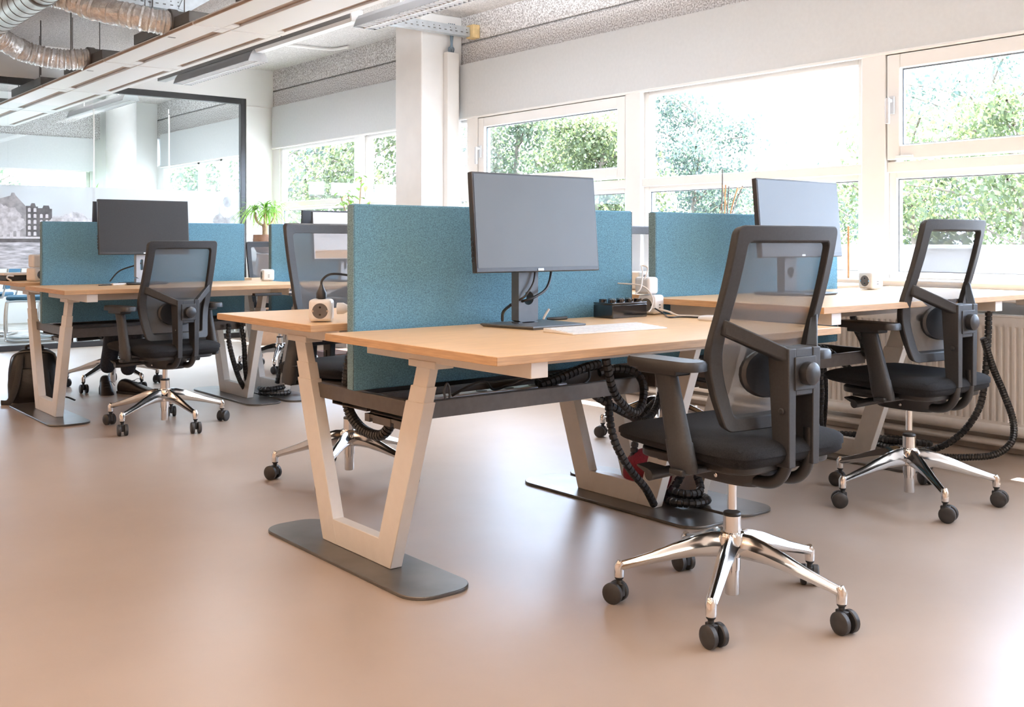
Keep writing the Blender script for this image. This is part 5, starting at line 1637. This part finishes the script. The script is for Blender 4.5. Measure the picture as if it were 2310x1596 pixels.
for dz, k, oy in ((-0.03, 1.03, 0.018), (0.02, 1.07, 0.016), (0.06, 1.06, 0.012), (0.09, 0.90, 0.014), (0.112, 0.55, 0.016), (0.122, 0.15, 0.016)):
    rings.append([(hx + 0.075 * k * math.cos(2 * PI * j / 24), hy + oy + (0.095 * k if math.sin(2 * PI * j / 24) > -0.2 else 0.078 * k) * math.sin(2 * PI * j / 24), hz + dz + (0.05 if math.sin(2 * PI * j / 24) < -0.3 and dz < 0.05 else 0)) for j in range(24)])
obj('hair', G().loft(rings), M_HAIR, head, sub=1)
for sx in (-1, 1):
    V = [(sx * 0.10, -0.32, 0.862), (sx * 0.098, -0.36, 0.864), (sx * 0.095, -0.405, 0.859)]
    E_ = [(0, 1), (1, 2)]
    RR = [0.026, (0.034, 0.016), (0.038, 0.014)]
    for k, (ox, L) in enumerate(((-0.028, 0.068), (-0.010, 0.078), (0.010, 0.072), (0.028, 0.055))):
        b = len(V)
        V += [(sx * 0.095 + ox, -0.415 - L * 0.4, 0.854), (sx * 0.095 + ox * 1.1, -0.415 - L * 0.8, 0.843), (sx * 0.095 + ox * 1.1, -0.415 - L, 0.828)]
        E_ += [(2, b), (b, b + 1), (b + 1, b + 2)]
        RR += [0.0095, 0.0085, 0.007]
    b = len(V)
    V += [(sx * 0.065, -0.375, 0.852), (sx * 0.045, -0.415, 0.838)]
    E_ += [(1, b), (b, b + 1)]
    RR += [0.011, 0.009]
    skin_body('hand', V, E_, RR, M_SKIN, per, sub=1)

# ================================================================ MEETING ROOM
def cantilever(x, y, rz, lab):
    t = thing('cantilever_chair', lab, 'chair', (x, y, 0.012), rz, 'blue cantilever chairs')
    obj('seat', G().prism(rrect(-0.22, 0.22, -0.22, 0.22, 0.05), 0.44, 0.475), M_BLUE, t, bevel=0.012, seg=3)
    obj('backrest', G().hexa([(-0.22, -0.25, 0.52), (0.22, -0.25, 0.52), (0.22, -0.22, 0.52), (-0.22, -0.22, 0.52), (-0.21, -0.31, 0.85), (0.21, -0.31, 0.85), (0.21, -0.28, 0.85), (-0.21, -0.28, 0.85)]), M_BLUE, t, bevel=0.012, seg=3)
    for sx in (-1, 1):
        P = [(sx * 0.235, -0.295, 0.83), (sx * 0.235, -0.24, 0.48), (sx * 0.235, -0.18, 0.43), (sx * 0.235, 0.16, 0.43), (sx * 0.235, 0.22, 0.38), (sx * 0.235, 0.225, 0.08), (sx * 0.235, 0.17, 0.014), (sx * 0.235, -0.24, 0.014)]
        obj('tube_frame', G().tube(spline(P, 6), 0.0125, 8), M_CHROME, t)
    obj('floor_bar', G().tube([(-0.235, -0.24, 0.014), (0.235, -0.24, 0.014)], 0.0125, 8), M_CHROME, t)
    return t


cantilever(2.95, 11.75, R(75), 'blue cantilever chair on chrome tube at the left edge, behind the glass')
cantilever(3.35, 12.15, R(70), 'blue cantilever chair on chrome tube just behind the first, by the back desk leg')
cantilever(2.75, 12.7, R(60), 'blue cantilever chair deeper in the meeting room, third from us')
t = thing('meeting_table', 'meeting room table standing behind the partition glass', 'table', (1.6, 12.4, 0.012))
obj('tabletop', G().box(-0.9, 0.9, -0.5, 0.5, 0.70, 0.73), M_FRAME, t, bevel=0.004)
for x in (-0.8, 0.8):
    for y in (-0.42, 0.42):
        obj('leg', G().box(x - 0.025, x + 0.025, y - 0.025, y + 0.025, 0, 0.70), M_LEG, t, bevel=0.003)
radiator(11.2, 13.6, 'white panel radiator inside the meeting room under its window')
t = thing('sill_plant', 'small green plant on the far sill of the meeting room', 'potted plant', (4.2, 14.25, 1.05))
obj('pot', G().lathe([(0.05, 0), (0.07, 0.1), (0.075, 0.12), (0.0, 0.11)], 18), M_WPLAST, t)
g = G()
for k in range(60):
    a = rl.random() * 2 * PI
    strip_leaf(g, (0.02 * math.cos(a), 0.02 * math.sin(a), 0.12), (math.cos(a), math.sin(a), 0.6 + 1.6 * rl.random()), 0.55 + 0.35 * rl.random(), 0.03, 0.08, 5)
obj('leaves', g, M_LEAF, t, smooth=False)['kind'] = 'stuff'
struct('trim_shelf', G().box(3.9, 4.4, 14.1, YF, 1.02, 1.05), M_FRAME, smooth=False)

# ================================================================ OUTSIDE
struct('ground_outside', G().box(5.6, 140, -60, 120, -4.2, -4.0).box(-60, 5.6, 14.8, 120, -4.2, -4.0), M_LAWN, smooth=False)
# white roof terrace edge just outside the windows
struct('terrace_outside', G().box(5.55, 8.2, -12, 12, 0.55, 0.62).box(8.0, 8.2, -12, 12, -4.0, 1.0).box(7.95, 8.25, -12, 12, 1.0, 1.03), M_CONC, smooth=False)
t = thing('white_building', 'low white building among the trees beyond the far windows', 'building', (22, 34, -4.0))
obj('wall', G().box(0, 10, 0, 8, 0, 5.6), M_CONC, t, smooth=False)
obj('roof', G().box(-0.3, 10.3, -0.3, 8.3, 5.6, 5.9), M_CONC, t, smooth=False)
for k in range(4):
    obj('window', G().box(-0.03, 0.0, 0.8 + k * 1.8, 2.0 + k * 1.8, 3.3, 4.6), M_GREY, t, smooth=False)


def tree(x, y, h, cr, seed, lab, lm, dens=1.0, base=-4.0, narrow=1.0, leaf=0.12):
    t = thing('tree', lab, 'tree', (x, y, base), 0, 'trees outside the windows')
    r_ = random.Random(seed)
    H = h - base
    trunk = [(0, 0, 0), (r_.uniform(-.2, .2), r_.uniform(-.2, .2), H * 0.45), (r_.uniform(-.3, .3), r_.uniform(-.3, .3), H * 0.92)]
    P = spline(trunk, 8)
    obj('trunk', G().tube(P, 0.1, 8, radii=[0.16 * (1 - 0.85 * i / (len(P) - 1)) for i in range(len(P))]), M_TRUNK, t)
    gb_, gl_ = G(), G()
    tips_ = []
    nb = int(26 * dens)
    for k in range(nb):
        f = 0.22 + 0.76 * r_.random()
        p = P[int(f * (len(P) - 1))]
        a = r_.random() * 2 * PI
        rad = cr * (1.0 - abs(f - 0.6) * 1.1) * (0.55 + 0.5 * r_.random()) * narrow
        q = p + Vector((math.cos(a) * rad, math.sin(a) * rad, rad * r_.uniform(0.2, 0.7)))
        gb_.tube(spline([p, p.lerp(q, 0.5) + Vector((0, 0, 0.1)), q], 3), 0.02, 5, radii=None, caps=False)
        for u in (0.45, 0.65, 0.85, 1.0):
            tips_.append((p.lerp(q, u), 0.28 + 0.30 * (1 - u) + cr * 0.10))
    for c_, rr in tips_:
        for k in range(int(62 * dens)):
            d = Vector((r_.gauss(0, 1), r_.gauss(0, 1), r_.gauss(0, 0.8)))
            p = c_ + d * rr * 0.55
            n_ = Vector((r_.gauss(0, 1), r_.gauss(0, 1), r_.gauss(0, 1))).normalized()
            u = n_.orthogonal().normalized()
            v = n_.cross(u)
            L = leaf * r_.uniform(0.6, 1.2)
            gl_.quad([p - u * L * .5, p + v * L * .28, p + u * L * .5, p - v * L * .28])
    obj('branches', gb_, M_TRUNK, t)['kind'] = 'stuff'
    lo = obj('crown', gl_, lm, t, smooth=False)
    lo['kind'] = 'stuff'
    return t


T = [
    # x, y, top, radius, label, leaf kind, density
    (19.5, 17.0, 5.3, 2.0, 'tall blue-green poplar seen through the middle fixed window', 2, 1.4),
    (16.0, 16.0, 3.6, 1.5, 'pale yellow-green tree left of the poplar in the middle window', 0, 1.2),
    (24.0, 16.6, 2.6, 2.6, 'low bushy tree below the bright sky of the middle window', 1, 1.4),
    (22.0, 14.0, 2.5, 2.4, 'low round tree right of the pale monitor before the wide mullion', 0, 1.4),
    (21.0, 10.6, 5.4, 2.7, 'broad birch filling the right-hand window with the silver handle', 2, 1.5),
    (17.5, 10.1, 3.3, 2.0, 'light green birch at the left of the right-hand window', 0, 1.4),
    (16.5, 7.4, 3.6, 2.2, 'near birch at the right edge, low behind the raised chair', 0, 1.4),
    (25.0, 9.0, 5.6, 2.8, 'tall pale birch at the far right edge of the picture', 1, 1.3),
    (14.5, 15.3, 3.9, 1.6, 'bright green tree behind the sash window right of the column', 0, 1.4),
    (15.0, 18.6, 4.6, 1.8, 'shady green tree next to the bright one behind the sash window', 1, 1.4),
    (14.0, 19.6, 4.8, 1.6, 'yellow-green tree seen in the narrow strip right of the column', 0, 1.3),
    (18.5, 22.0, 4.6, 2.2, 'leafy tree filling the left part of the sash window', 0, 1.4),
    (11.5, 19.0, 4.8, 1.7, 'bright tree seen just left of the white column', 0, 1.3),
    (12.3, 23.0, 5.2, 2.0, 'light leafy tree in the far window above the weeping fig', 0, 1.3),
    (10.2, 20.6, 4.8, 1.7, 'blue-green tree in the far window above the ponytail palm', 2, 0.8),
    (9.0, 24.5, 5.4, 2.2, 'thin airy tree at the left end of the far window', 2, 0.7),
    (8.2, 20.5, 4.6, 1.6, 'pale tree behind the meeting room side window', 1, 1.0),
    (3.5, 24.0, 4.5, 2.6, 'green tree beyond the far window of the meeting room', 1, 1.1),
    (-0.8, 25.5, 4.5, 2.6, 'second green tree beyond the far window of the meeting room', 0, 1.0),
    (24.5, 20.8, 3.4, 2.4, 'green tree behind the poplar low in the middle window', 1, 1.3),
    (25.0, 27.0, 4.6, 2.6, 'distant hazy tree between the sash window and the poplar', 2, 1.0),
]
for k, (x, y, h, cr, lab, lk, dn) in enumerate(T):
    tree(x, y, h, cr, 100 + k, lab, TREELEAF[lk], dn)
